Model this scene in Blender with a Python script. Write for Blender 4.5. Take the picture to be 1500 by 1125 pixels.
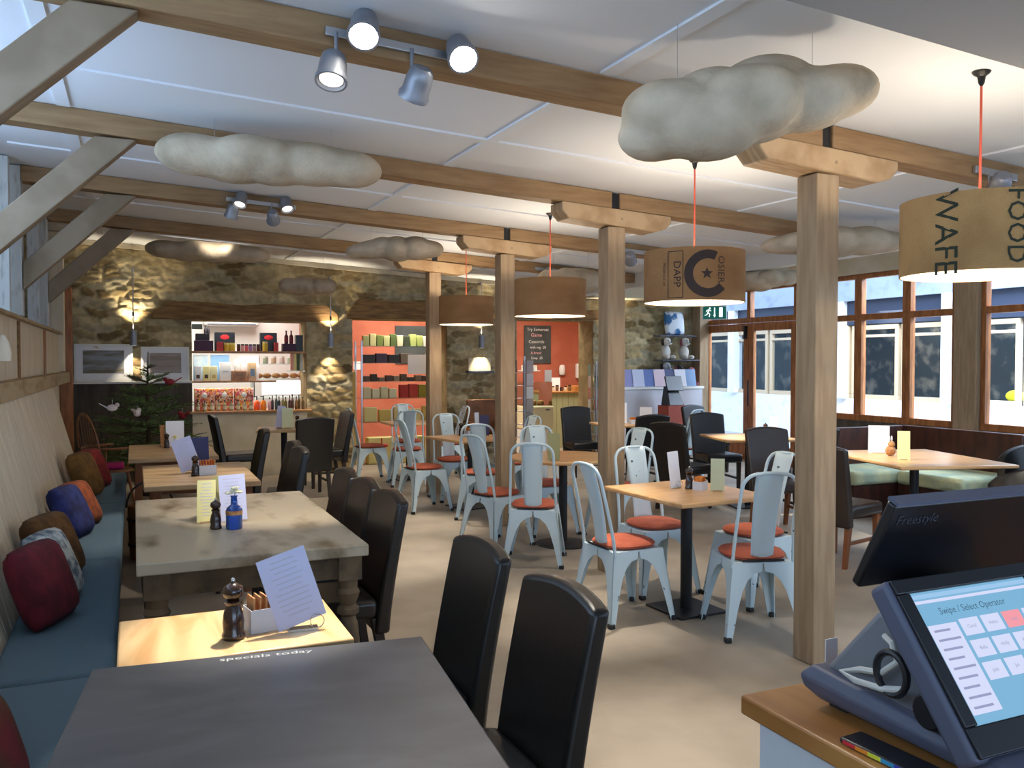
import bpy, bmesh, math, random
from mathutils import Vector, Matrix
R = random.Random(7)
PI = math.pi
for _o in list(bpy.data.objects): bpy.data.objects.remove(_o)
SC = bpy.context.scene; COL = SC.collection
def S(r, g, b):
    f = lambda c: ((c/255+.055)/1.055)**2.4 if c > 10 else c/3294.6
    return (f(r), f(g), f(b), 1)
# ------------------------------------------------------------------ camera, sky, daylight, exposure
cd = bpy.data.cameras.new('camera'); CAM = bpy.data.objects.new('camera', cd); COL.objects.link(CAM)
cd.sensor_width = 36; cd.lens = 30.0; cd.clip_start = .05            # 1250 px focal length on a 1500 px frame
YAW = math.atan(554/1250); PITCH = math.atan(33.5/1250)
CAM.location = (0, 0, 1.55); CAM.rotation_euler = (PI/2-PITCH, 0, -YAW)
SC.camera = CAM
W = bpy.data.worlds.new('sky'); SC.world = W; W.use_nodes = True
W.node_tree.nodes['Background'].inputs[0].default_value = (.55, .74, 1, 1)
W.node_tree.nodes['Background'].inputs[1].default_value = 2.2
SC.view_settings.view_transform = 'Standard'; SC.view_settings.look = 'None'
SC.view_settings.exposure = 0.42; SC.view_settings.gamma = 1
SC.view_settings.use_curve_mapping = False
SC.cycles.max_bounces = 7; SC.cycles.diffuse_bounces = 4; SC.cycles.transparent_max_bounces = 12
SC.cycles.caustics_reflective = False; SC.cycles.caustics_refractive = False
SC.cycles.sample_clamp_indirect = 4
def lamp(kind, loc, energy, col, size=.05, to=None, angle=50, blend=.5, sy=None):
    l = bpy.data.lights.new('light', kind); l.energy = energy; l.color = col
    if kind == 'AREA':
        l.size = size
        if sy: l.shape = 'RECTANGLE'; l.size_y = sy
    else: l.shadow_soft_size = size
    if kind == 'SPOT': l.spot_size = math.radians(angle); l.spot_blend = blend
    o = bpy.data.objects.new('light', l); COL.objects.link(o); o.location = loc
    if to is not None: o.rotation_euler = (Vector(to)-Vector(loc)).to_track_quat('-Z', 'Y').to_euler()
    return o
WARM = (1, .86, .68); HAL = (1, .91, .78); COOL = (.62, .78, 1)
lamp('AREA', (11.0, 6.5, 4.8), 4200, (.70, .82, 1), 3, to=(9.2, 6.5, 0), sy=14)         # daylight falling into the courtyard
lamp('AREA', (2.5, -3.9, 1.1), 75, (.52, .72, 1), 7, to=(2.5, 4, 2.6), sy=2.0)  # added cool fill behind the photographer, standing in for daylight from there
lamp('AREA', (-1.38, 2.8, 2.25), 36, (.42, .66, 1), 6.4, to=(3, 2.8, 2.4), sy=.8)     # daylight through the side glazing above the bench wall
# ------------------------------------------------------------------ mesh builder
class B:
    def __init__(s): s.bm = bmesh.new()
    def _f(s, vs):
        try: return s.bm.faces.new(vs)
        except ValueError: return None
    def hexa(s, P):
        v = [s.bm.verts.new(p) for p in P]
        for q in ((0,3,2,1),(4,5,6,7),(0,1,5,4),(1,2,6,5),(2,3,7,6),(3,0,4,7)): s._f([v[i] for i in q])
        return s
    def bx(s, x0, x1, y0, y1, z0, z1):
        return s.hexa([(x0,y0,z0),(x1,y0,z0),(x1,y1,z0),(x0,y1,z0),(x0,y0,z1),(x1,y0,z1),(x1,y1,z1),(x0,y1,z1)])
    def box(s, c, d, M=None):
        P = [Vector((sx*d[0]/2, sy*d[1]/2, sz*d[2]/2)) for sz in (-1,1) for sx,sy in ((-1,-1),(1,-1),(1,1),(-1,1))]
        return s.hexa([(M@p if M else p)+Vector(c) for p in P])
    def ring(s, c, r, u, v, n): return [s.bm.verts.new(c+u*(r*math.cos(2*PI*i/n))+v*(r*math.sin(2*PI*i/n))) for i in range(n)]
    def skin(s, rings, cap=True, closed=False):
        n = len(rings[0]); m = len(rings)
        for k in range(m if closed else m-1):
            a, b = rings[k], rings[(k+1) % m]
            for i in range(n): s._f([a[i], a[(i+1)%n], b[(i+1)%n], b[i]])
        if cap and not closed: s._f(rings[0][::-1]); s._f(rings[-1])
        return s
    def tube(s, pts, r, n=8, closed=False):
        P = [Vector(p) for p in pts]; m = len(P); rg = []; up = None
        for k in range(m):
            t = (P[(k+1)%m]-P[k-1]) if closed else (P[min(k+1,m-1)]-P[max(k-1,0)])
            t.normalize()
            if up is None: up = Vector((0,0,1)) if abs(t.z) < .9 else Vector((1,0,0))
            u = t.cross(up).normalized(); v = u.cross(t).normalized(); up = v
            rg.append(s.ring(P[k], r[k] if isinstance(r,(list,tuple)) else r, u, v, n))
        return s.skin(rg, True, closed)
    def cyl(s, p0, p1, r0, r1=None, n=16): return s.tube([p0, p1], [r0, r0 if r1 is None else r1], n)
    def lathe(s, prof, n=24, c=(0,0,0), cap=True):
        c = Vector(c); X, Y = Vector((1,0,0)), Vector((0,1,0))
        return s.skin([s.ring(c+Vector((0,0,z)), max(r,.0005), X, Y, n) for r, z in prof], cap)
    def prism(s, poly, axis, a, b, T=None):
        def at(p, h):
            q = {'x':(h,p[0],p[1]),'y':(p[0],h,p[1]),'z':(p[0],p[1],h)}[axis]
            return T(q) if T else q
        lo = [s.bm.verts.new(at(p,a)) for p in poly]; hi = [s.bm.verts.new(at(p,b)) for p in poly]; n = len(poly)
        s._f(lo[::-1]); s._f(hi)
        for i in range(n): s._f([lo[i], lo[(i+1)%n], hi[(i+1)%n], hi[i]])
        return s
    def sph(s, c, r, sc=(1,1,1), u=16, v=10):
        bmesh.ops.create_uvsphere(s.bm, u_segments=u, v_segments=v, radius=r, matrix=Matrix.Translation(c)@Matrix.Diagonal((*sc,1)))
        return s
    def quad(s, *p): s._f([s.bm.verts.new(q) for q in p]); return s
    def grid(s, fn, nu, nv):                                          # sheet from fn(u,v)
        g = [[s.bm.verts.new(fn(i/nu, j/nv)) for i in range(nu+1)] for j in range(nv+1)]
        for j in range(nv):
            for i in range(nu): s._f([g[j][i], g[j][i+1], g[j+1][i+1], g[j+1][i]])
        return s
    def rot(s, M):
        for v in s.bm.verts: v.co = M@v.co
        return s
def obj(name, b, m, par=None, bev=0, smooth=35, loc=None, sub=0, solid=0, seg=2):
    me = bpy.data.meshes.new(name)
    bmesh.ops.recalc_face_normals(b.bm, faces=b.bm.faces[:]); b.bm.to_mesh(me); b.bm.free()
    me.materials.append(m)
    if smooth:
        for p in me.polygons: p.use_smooth = True
        if not sub: me.set_sharp_from_angle(angle=math.radians(smooth))
    o = bpy.data.objects.new(name, me); COL.objects.link(o)
    if par: o.parent = par
    if loc: o.location = loc
    if solid: md = o.modifiers.new('solid','SOLIDIFY'); md.thickness = solid; md.offset = 0
    if bev: md = o.modifiers.new('bevel','BEVEL'); md.width = bev; md.segments = seg; md.limit_method = 'ANGLE'
    if sub: md = o.modifiers.new('sub','SUBSURF'); md.levels = sub; md.render_levels = sub
    return o
def tag(o, label, cat, group=None):
    o['label'] = label; o['category'] = cat
    if group: o['group'] = group
    return o
def T(name, label, cat, loc=(0,0,0), rz=0, group=None):
    o = bpy.data.objects.new(name, None); COL.objects.link(o); o.empty_display_size = .1
    o.location = loc; o.rotation_euler = (0,0,math.radians(rz)); return tag(o, label, cat, group)
def kids(o): return [c for c in COL.objects if c.parent == o]
def dup(src, label, loc, rz=0, group=None, scale=None):
    def cp(o, par):
        c = o.copy(); COL.objects.link(c)
        if par: c.parent = par
        for k in kids(o): cp(k, c)
        return c
    r = cp(src, None); r['label'] = label; r.location = loc; r.rotation_euler = (0,0,math.radians(rz))
    if group: r['group'] = group
    if scale: r.scale = scale
    return r
def st(o): o['kind'] = 'structure'; return o
ORD = ['leftmost','second from left','third from left','fourth from left','fifth from left','sixth from left','seventh from left','eighth from left','ninth from left','tenth from left','eleventh from left','twelfth from left']
# ------------------------------------------------------------------ materials
def mat(n, c, r=.5, metal=0, c2=None, sc=4, st=(1,1,1), lo=.4, hi=.6, bump=0, bs=None, em=None, es=0, det=4, dist=0, spec=.5, coat=0, c3=None, alpha=None, trans=0):
    m = bpy.data.materials.new(n); m.use_nodes = True; N = m.node_tree.nodes; L = m.node_tree.links; p = N['Principled BSDF']
    p.inputs['Base Color'].default_value = c; p.inputs['Roughness'].default_value = r; p.inputs['Metallic'].default_value = metal
    p.inputs['Specular IOR Level'].default_value = spec; p.inputs['Coat Weight'].default_value = coat; p.inputs['Transmission Weight'].default_value = trans
    if em: p.inputs['Emission Color'].default_value = em; p.inputs['Emission Strength'].default_value = es
    if c2 or bump:
        tc = N.new('ShaderNodeTexCoord'); mp = N.new('ShaderNodeMapping'); mp.inputs['Scale'].default_value = st
        nz = N.new('ShaderNodeTexNoise'); nz.inputs['Scale'].default_value = sc; nz.inputs['Detail'].default_value = det; nz.inputs['Distortion'].default_value = dist
        L.new(tc.outputs['Object'], mp.inputs[0]); L.new(mp.outputs[0], nz.inputs['Vector'])
        if c2:
            cr = N.new('ShaderNodeValToRGB'); e = cr.color_ramp.elements
            e[0].position = lo; e[0].color = c; e[1].position = hi; e[1].color = c2
            if c3: x = e.new(min(.99, hi+.15)); x.color = c3
            L.new(nz.outputs['Fac'], cr.inputs[0]); L.new(cr.outputs[0], p.inputs['Base Color'])
        if bump:
            bp = N.new('ShaderNodeBump'); bp.inputs['Strength'].default_value = bump; bp.inputs['Distance'].default_value = .01
            src = nz
            if bs: src = N.new('ShaderNodeTexNoise'); src.inputs['Scale'].default_value = bs; src.inputs['Detail'].default_value = 4; L.new(mp.outputs[0], src.inputs['Vector'])
            L.new(src.outputs['Fac'], bp.inputs['Height']); L.new(bp.outputs[0], p.inputs['Normal'])
    return m
def glow(n, c, s): return mat(n, (0,0,0,1), em=c, es=s)
def stone(n):                                                          # colour of each stone comes from the mesh, plus grain
    m = bpy.data.materials.new(n); m.use_nodes = True; N = m.node_tree.nodes; L = m.node_tree.links; p = N['Principled BSDF']
    p.inputs['Roughness'].default_value = .92; p.inputs['Specular IOR Level'].default_value = .12
    at = N.new('ShaderNodeAttribute'); at.attribute_name = 'stone'
    tc = N.new('ShaderNodeTexCoord'); n2 = N.new('ShaderNodeTexNoise'); n2.inputs['Scale'].default_value = 14; n2.inputs['Detail'].default_value = 6
    L.new(tc.outputs['Object'], n2.inputs['Vector'])
    mx = N.new('ShaderNodeMix'); mx.data_type = 'RGBA'; mx.blend_type = 'OVERLAY'; mx.inputs[0].default_value = .55
    L.new(at.outputs['Color'], mx.inputs[6]); L.new(n2.outputs['Fac'], mx.inputs[7]); L.new(mx.outputs[2], p.inputs['Base Color'])
    bp = N.new('ShaderNodeBump'); bp.inputs['Strength'].default_value = .6; bp.inputs['Distance'].default_value = .012
    L.new(n2.outputs['Fac'], bp.inputs['Height']); L.new(bp.outputs[0], p.inputs['Normal'])
    return m
def pane_mat(n, c=(.95,.98,1,1), gl=.10):
    m = bpy.data.materials.new(n); m.use_nodes = True; N = m.node_tree.nodes; L = m.node_tree.links
    N.remove(N['Principled BSDF']); t = N.new('ShaderNodeBsdfTransparent'); t.inputs[0].default_value = c
    g = N.new('ShaderNodeBsdfGlossy'); g.inputs['Roughness'].default_value = .02
    lw = N.new('ShaderNodeLayerWeight'); lw.inputs[0].default_value = gl
    mx = N.new('ShaderNodeMixShader'); L.new(lw.outputs['Fresnel'], mx.inputs[0]); L.new(t.outputs[0], mx.inputs[1]); L.new(g.outputs[0], mx.inputs[2])
    L.new(mx.outputs[0], N['Material Output'].inputs[0]); return m
def checks(n, cols, sc):
    m = bpy.data.materials.new(n); m.use_nodes = True; N = m.node_tree.nodes; L = m.node_tree.links; p = N['Principled BSDF']
    tc = N.new('ShaderNodeTexCoord'); v = N.new('ShaderNodeTexVoronoi'); v.inputs['Scale'].default_value = sc
    cr = N.new('ShaderNodeValToRGB'); cr.color_ramp.interpolation = 'CONSTANT'; e = cr.color_ramp.elements
    e[0].color = cols[0]; e[1].position = 1/len(cols); e[1].color = cols[1]
    for i, c in enumerate(cols[2:]): x = e.new((i+2)/len(cols)); x.color = c
    sp = N.new('ShaderNodeSeparateColor'); L.new(tc.outputs['Object'], v.inputs['Vector']); L.new(v.outputs['Color'], sp.inputs[0]); L.new(sp.outputs[0], cr.inputs[0])
    L.new(cr.outputs[0], p.inputs['Base Color']); p.inputs['Roughness'].default_value = .8; return m
K = {}
K['oak'] = mat('oak', S(188,158,120), .65, c2=S(166,132,94), sc=5, st=(1.2,9,1.2), bump=.15)
K['oakz'] = mat('oak_post', S(170,144,112), .7, c2=S(154,128,98), sc=4, st=(8,8,.8), bump=.15)
K['beam'] = mat('oak_beam', S(160,128,90), .7, c2=S(134,102,68), sc=4, st=(.9,7,7), lo=.35, hi=.7, bump=.2)
K['greyoak'] = mat('weathered_oak', S(152,134,112), .75, c2=S(136,118,96), sc=3, st=(1.5,6,1.5), bump=.15)
K['whitewood'] = mat('whitewashed_wood', S(206,208,206), .8, c2=S(160,160,155), sc=6, st=(5,5,1), lo=.55, hi=.75, bump=.15)
K['board'] = mat('limed_boards', S(230,216,192), .8, c2=S(208,192,162), sc=3, st=(4,7,.7), lo=.35, hi=.7, bump=.2)
K['rail'] = mat('aged_rail', S(182,162,126), .8, c2=S(146,114,74), sc=3, st=(3,1,5), lo=.45, hi=.8, bump=.2)
K['ceil'] = mat('white_ceiling', S(236,240,247), .9)
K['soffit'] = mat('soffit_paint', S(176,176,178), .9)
K['cream'] = mat('cream_plaster', S(222,210,184), .9, c2=S(210,196,166), sc=3)
K['white'] = mat('white_paint', S(232,232,228), .6)
K['floor'] = mat('concrete_floor', S(176,163,146), .5, c2=S(146,134,118), sc=1.3, lo=.3, hi=.6, det=8, bump=.05, spec=.35, c3=S(118,110,100))
K['stone'] = mat('stone_core', S(168,148,110), .92, c2=S(140,122,88), sc=5, bump=.4, bs=20, spec=.12); K['rubble'] = stone('rubble_stone')
K['log'] = mat('hewn_lintel', S(150,116,72), .8, c2=S(104,74,42), sc=4, st=(1,6,7), lo=.35, hi=.7, bump=.4)
K['panel'] = mat('dark_boards', S(92,84,72), .8, c2=S(74,66,56), sc=3, st=(6,6,.6))
K['orange'] = mat('terracotta_wall', S(184,106,82), .85, c2=S(172,94,70), sc=2)
K['sage'] = mat('sage_paint', S(176,178,138), .7)
K['brownframe'] = mat('stained_window_frame', S(176,112,60), .45, c2=S(146,88,44), sc=4, st=(5,5,1))
K['tanframe'] = mat('tan_window_frame', S(206,182,150), .5)
K['pane'] = pane_mat('window_glass'); K['shopglass'] = pane_mat('shelf_glass', (.8,.9,.9,1), .2)
K['render'] = mat('white_render', S(236,238,238), .9, c2=S(206,206,200), sc=5, lo=.55, hi=.8)
K['darkvoid'] = mat('dark_interior', S(50,60,64), .6, c2=S(150,140,124), sc=3.2, lo=.5, hi=.72, det=8, c3=S(196,200,204)); K['upperwall'] = mat('dimmed_white_render', S(168,178,196), .9, c2=S(140,146,160), sc=4, lo=.5, hi=.8)  # white upper wall darkened in its colour to offset the strong daylight
K['fascia'] = mat('blue_fascia', S(50,58,78), .6)
K['pave'] = mat('courtyard_paving', S(170,170,168), .8)
K['leather'] = mat('black_leather', S(22,20,19), .34, bump=.06, sc=60, spec=.55)
K['leatherB'] = mat('brown_leather', S(48,36,30), .32, bump=.06, sc=60, spec=.55)
K['darkleg'] = mat('dark_stained_leg', S(40,28,20), .45)
K['brownleg'] = mat('walnut_leg', S(128,74,38), .45)
K['metal'] = mat('pale_blue_enamel', S(198,216,222), .38, c2=S(84,92,94), sc=16, lo=.70, hi=.72, det=3, spec=.5)
K['orangeseat'] = mat('orange_wool', S(188,98,70), .9, c2=S(164,80,56), sc=6, bump=.2, bs=90)
K['rubber'] = mat('black_rubber', S(26,26,28), .6)
K['blackmetal'] = mat('black_metal', S(26,27,30), .45, spec=.4)
K['tabletop'] = mat('beech_top', S(214,172,122), .3, c2=S(196,150,100), sc=2.5, st=(1,7,7), lo=.35, hi=.7)
K['palewood'] = mat('pale_pine_top', S(232,196,146), .32, c2=S(206,160,108), sc=1.6, st=(5,1,4), lo=.45, hi=.62, dist=1.2)
K['weather'] = mat('weathered_top', S(190,174,148), .42, c2=S(112,90,58), sc=4.5, st=(1.6,.7,1.3), lo=.48, hi=.74, det=9, bump=.2)
K['weatherleg'] = mat('weathered_leg', S(112,92,66), .75, c2=S(66,51,35), sc=9, lo=.4, hi=.7, bump=.3)
K['oldtop'] = mat('old_oak_top', S(190,158,116), .4, c2=S(164,130,90), sc=2.4, st=(1,6,6))
K['blacktop'] = mat('blackboard_top', S(72,74,80), .36, c2=S(92,94,100), sc=2.2, st=(1,2.4,1), lo=.35, hi=.75, det=7, dist=1.5, spec=.5)
K['bench'] = mat('blue_bench_fabric', S(84,108,122), .9, bump=.25, sc=120)
K['benchwood'] = mat('bench_front', S(66,50,38), .7)
def fab(n, c, c2=None, sc=14): return mat(n, c, .92, c2=c2, sc=sc, bump=.25, bs=70)
K['felt'] = mat('white_felt', S(200,184,160), .95, c2=S(166,150,126), sc=4, lo=.4, hi=.66, c3=S(132,116,96), bump=.5, bs=40)
K['burlap'] = mat('jute_sacking', S(164,122,78), .95, c2=S(140,98,58), sc=3, st=(1,1,2), lo=.35, hi=.7, bump=.5, bs=180)
K['burlapD'] = mat('worn_jute_sacking', S(186,146,94), .95, c2=S(154,116,70), sc=4, lo=.35, hi=.7, bump=.6, bs=150)
K['lining'] = mat('shade_lining', S(250,240,220), .8)
K['ink'] = mat('stencil_ink', S(62,48,44), .9); K['inkG'] = mat('green_stencil_ink', S(44,50,36), .9)
K['cord'] = mat('coral_cord', S(232,96,70), .6)
K['bulb'] = glow('warm_bulb', (1,.80,.52,1), 18); K['halo'] = glow('halogen', (1,.93,.8,1), 60); K['halo2'] = glow('halogen_dim', (1,.93,.8,1), 1.6)
K['spot'] = mat('grey_spot_body', S(140,142,150), .4, .4)
K['steel'] = mat('brushed_steel', S(190,192,196), .3, .9)
K['chrome'] = mat('chrome', S(220,220,220), .12, 1)
K['card'] = mat('menu_card', S(236,236,240), .6); K['cardY'] = mat('yellow_menu_card', S(232,224,160), .6); K['cardG'] = mat('olive_menu_card', S(168,164,110), .6); K['cardB'] = mat('lilac_menu_card', S(206,208,238), .6); K['cardS'] = mat('sage_menu_card', S(200,206,170), .6); K['cardN'] = mat('navy_menu_card', S(54,58,98), .6)
K['print'] = mat('menu_print', S(192,194,214), .7)
K['mill'] = mat('dark_walnut_mill', S(48,28,18), .25, coat=.5)
K['caddy'] = mat('white_caddy', S(214,216,222), .5); K['sachet'] = mat('orange_sachets', S(226,140,50), .7, c2=S(196,100,30), sc=60); K['brownpk'] = mat('brown_sachets', S(188,140,90), .7, c2=S(150,100,60), sc=50)
K['blueglass'] = mat('blue_glass', S(30,90,200), .08, trans=.6, coat=.5)
K['petal'] = mat('cream_petals', S(246,240,206), .7); K['petalY'] = mat('yellow_petals', S(246,226,70), .7); K['stem'] = mat('green_stem', S(70,110,50), .7)
K['black'] = mat('black_plastic', S(24,25,30), .38); K['greyp'] = mat('slate_plastic', S(84,88,106), .5); K['blackgl'] = mat('gloss_black', S(14,15,20), .34)
K['chalkb'] = mat('chalkboard', S(58,64,64), .8, c2=S(72,78,78), sc=3); K['chalk'] = mat('chalk', S(214,218,216), .9); K['chalkP'] = mat('pink_chalk', S(226,170,176), .9)
K['worktop'] = mat('oak_worktop', S(186,132,72), .35, c2=S(146,92,44), sc=2.5, st=(5,1,4), lo=.35, hi=.7)
K['grass'] = mat('spruce_needles', S(112,138,74), .7, c2=S(80,104,58), sc=6)
K['bark'] = mat('bark', S(78,60,42), .9)
def flat(n, *c, r=.6, **k):
    if n not in K: K[n] = mat(n, S(*c), r, **k)
    return K[n]
# text
def text_bm(s, size, mir=False):
    cu = bpy.data.curves.new('t','FONT'); cu.body = s; cu.size = size; cu.align_x = 'CENTER'; cu.align_y = 'CENTER'; cu.resolution_u = 2
    o = bpy.data.objects.new('t', cu); COL.objects.link(o); bpy.context.view_layer.update()
    me = bpy.data.meshes.new_from_object(o.evaluated_get(bpy.context.evaluated_depsgraph_get()))
    bpy.data.objects.remove(o); b = B(); b.bm.from_mesh(me); bpy.data.meshes.remove(me); return b
def mapped(b, fn):
    for v in b.bm.verts: v.co = fn(v.co.x, v.co.y)
    return b
# ------------------------------------------------------------------ the setting
def zc(x, y): return 2.92+.014*(y-3.4)-.055*min(x, 5.9)
YB = 11.95; XW = 8.81
st(obj('floor', B().bx(-1.6, 9.0, -4, 16.5, -.12, 0), K['floor'], smooth=0))
def slab(x0, x1, y0, y1, t, dz=0):
    z = lambda x, y: zc(x, y)+dz
    return B().hexa([(x0,y0,z(x0,y0)),(x1,y0,z(x1,y0)),(x1,y1,z(x1,y1)),(x0,y1,z(x0,y1)),(x0,y0,z(x0,y0)+t),(x1,y0,z(x1,y0)+t),(x1,y1,z(x1,y1)+t),(x0,y1,z(x0,y1)+t)])
ceil = st(obj('ceiling', slab(-1.6, 5.92, -4, YB, .06), K['ceil'], smooth=0))
st(obj('ceiling_window_bay', B().bx(5.92, 9.0, -4, YB, 2.99, 3.05), K['ceil'], smooth=0))
st(obj('trim_1', B().bx(5.92, 6.06, 1.92, YB, 2.50, 2.99), K['white'], smooth=0))          # boxed purlin where the two ceilings meet
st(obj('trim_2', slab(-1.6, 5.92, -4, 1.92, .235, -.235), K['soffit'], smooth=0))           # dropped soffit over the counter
nt = 3
BY = [3.38, 5.44, 7.41, 9.51]
for y in (4.62, 6.58, 8.55, 10.7):
    b = slab(-.75, 5.9, y-.035, y+.035, .012, -.012); st(obj(f'trim_{nt}', b, K['ceil'])); nt += 1
ends = [1.94]+BY+[YB]
for x in (-.34, 1.91, 4.3):
    for a, c in zip(ends[:-1], ends[1:]):
        b = slab(x-.035, x+.035, a+.1, c-.1, .011, -.011); st(obj(f'trim_{nt}', b, K['ceil'])); nt += 1
# back stone wall with hatch and two doorways
import numpy as np
_rs = np.random.RandomState(5); _P = []; _z = -.1
while _z < 3.5:                                                        # courses of flat rubble stones
    hgt = _rs.uniform(.06, .13); _x = -2.0+_rs.uniform(0, .3)
    while _x < 9.4:
        wd_ = _rs.uniform(.14, .46); _P.append((_x+wd_/2, _z+hgt/2+_rs.uniform(-.02,.02))); _x += wd_
    _z += hgt
_P = np.array(_P); _rnd = _rs.rand(len(_P), 3)
_TONE = np.array([S(136,116,80)[:3], S(176,156,114)[:3], S(196,178,138)[:3], S(156,140,104)[:3], S(116,98,68)[:3], S(168,158,132)[:3]])
def rubble(name, x0, x1, z0, z1):
    q = .02; nx, nz = max(2, int((x1-x0)/q)), max(2, int((z1-z0)/q))
    X, Z = np.meshgrid(np.linspace(x0, x1, nx+1), np.linspace(z0, z1, nz+1)); X, Z = X.ravel(), Z.ravel()
    wx = X+.035*np.sin(Z*19+X*5)+.02*np.sin(Z*43+X*11); wz = Z+.012*np.sin(X*13)+.008*np.sin(X*31+Z*9)
    f1 = np.full(len(X), 9.); f2 = np.full(len(X), 9.); idx = np.zeros(len(X), int)
    for i in np.nonzero((_P[:,0] > x0-.5) & (_P[:,0] < x1+.5) & (_P[:,1] > z0-.3) & (_P[:,1] < z1+.3))[0]:
        d = ((np.abs(wx-_P[i,0])/.15)**2.4+(np.abs(wz-_P[i,1])/.05)**2.4)**(1/2.4)
        m = d < f1; f2 = np.where(m, f1, np.minimum(f2, d)); idx = np.where(m, i, idx); f1 = np.where(m, d, f1)
    edge = np.clip((f2-f1)/.45, 0, 1); edge = edge*edge*(3-2*edge)
    smear = np.clip(.5+.9*np.sin(X*1.7+2)*np.sin(Z*2.1+.6)+.4*np.sin(X*4.1), 0, 1)*np.clip((Z-.9)/1.1, 0, .75)   # lime mortar smeared over the upper courses
    relief = edge*(1-smear*.75)
    Y = YB+.022-relief*(.012+.026*_rnd[idx,0])-.006*np.sin(X*27+Z*33)*relief
    tone = _TONE[(_rnd[idx,1]*6).astype(int)]*(.85+.3*_rnd[idx,2])[:,None]; mort = np.array(S(184,168,132)[:3])
    k = (edge*(1-smear*.7))[:,None]; col = tone*k+mort*(1-k)
    me = bpy.data.meshes.new(name); n = nx+1
    a = (np.arange(nz)[:,None]*n+np.arange(nx)[None,:]).ravel()
    me.from_pydata(np.stack([X,Y,Z],1).tolist(), [], np.stack([a,a+1,a+n+1,a+n],1).tolist())
    me.materials.append(K['rubble']); ca = me.color_attributes.new('stone', 'FLOAT_COLOR', 'POINT')
    ca.data.foreach_set('color', np.concatenate([col, np.ones((len(X),1))],1).astype(np.float32).ravel())
    for p in me.polygons: p.use_smooth = True
    o = bpy.data.objects.new(name, me); COL.objects.link(o); return st(o)
def wallbox(name, x0, x1, z0, z1, m, y0=YB, y1=YB+.5):
    if m is K['stone']: rubble(name+'_face', max(x0,-1.4), min(x1, XW), z0, min(z1, 3.06)); y0 = YB+.024
    return st(obj(name, B().bx(x0, x1, y0, y1, z0, z1), m, smooth=0))
wallbox('wall_back_left', -1.6, .70, 1.29, 3.3, K['stone'])
wallbox('wall_back_panelled', -1.6, .70, 0, 1.29, K['panel'], YB+.02)
wallbox('wall_back_over_hatch', .70, 2.19, 2.09, 3.3, K['stone'])
wallbox('wall_back_under_hatch', .70, 2.19, 0, .855, K['cream'])
wallbox('wall_back_pillar_left', 2.19, 2.83, 0, 3.3, K['stone'])
wallbox('wall_back_over_doorway_left', 2.83, 4.25, 2.15, 3.3, K['stone'])
wallbox('wall_back_pillar_middle', 4.25, 5.38, 0, 3.3, K['stone'])
wallbox('wall_back_over_doorway_right', 5.38, 6.72, 2.19, 3.3, K['stone'])
wallbox('wall_back_pillar_right', 6.72, 9.0, 0, 3.3, K['stone'])
st(obj('trim_bulkhead_back', B().bx(6.5, XW-.02, YB-.42, YB-.005, 2.54, 2.98), K['cream'], smooth=0))
st(obj('trim_cornice', slab(-.7, 5.9, YB-.05, YB-.004, .06, -.065), K['cream'], smooth=0))
# rooms beyond
st(obj('wall_kitchen_back', B().bx(-.2, 2.5, 14.3, 14.4, 0, 2.9), K['white'], smooth=0))
st(obj('wall_kitchen_side', B().bx(-.3, -.2, 12.46, 14.4, 0, 2.9), K['white'], smooth=0))
st(obj('wall_shop_divider', B().bx(2.5, 2.6, 12.46, 15.3, 0, 2.9), K['orange'], smooth=0))
st(obj('wall_shop_back', B().bx(2.6, 9.0, 15.2, 15.3, 0, 2.9), K['orange'], smooth=0))
st(obj('wall_shop_side', B().bx(8.56, 8.66, 12.46, 15.2, 0, 2.9), K['orange'], smooth=0))
st(obj('ceiling_back_rooms', B().bx(-.3, 9.0, 12.46, 15.3, 2.75, 2.85), K['ceil'], smooth=0))
lamp('AREA', (1.3, 13.3, 2.7), 40, (1, .97, .92), 1.4, to=(1.3, 13.3, 0))
lamp('AREA', (3.9, 12.75, 2.7), 46, (1, .92, .8), .5, to=(3.9, 12.9, 0), sy=.4)
lamp('AREA', (4.4, 14.2, 2.7), 34, (1, .92, .8), 1.2, to=(4.4, 14.3, 0))
lamp('AREA', (6.9, 13.2, 2.7), 60, (1, .92, .8), 1.2, to=(6.9, 13.2, 0))
# hewn lintels
def lintel(x0, x1, zb, zt, seed, amp, label):
    rr = random.Random(seed); n = 26; b = B(); top = []; bot = []
    ph = [rr.uniform(0, 6) for _ in range(4)]
    for i in range(n+1):
        t = i/n; x = x0+(x1-x0)*t; taper = min(1, t*9+.25, (1-t)*9+.35)
        w = amp*(math.sin(t*7+ph[0])*.6+math.sin(t*17+ph[1])*.35+math.sin(t*31+ph[2])*.15)
        top.append((x, zb+(zt-zb)*taper+w)); bot.append((x, zb+amp*.3*math.sin(t*9+ph[3])))
    b.prism(top+bot[::-1], 'y', YB-.07, YB-.002)
    return tag(obj('oak_lintel', b, K['log'], bev=.012), label, 'lintel')
lintel(.22, 2.62, 2.1, 2.32, 3, .022, 'hewn wavy-edged oak lintel above the lit shop hatch')
lintel(2.75, 4.75, 2.15, 2.42, 8, .02, 'hewn oak lintel above the doorway with glass gift shelves')
lintel(4.85, 6.95, 2.2, 2.36, 5, .02, 'dark oak lintel above the doorway with the menu chalkboard')
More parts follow.
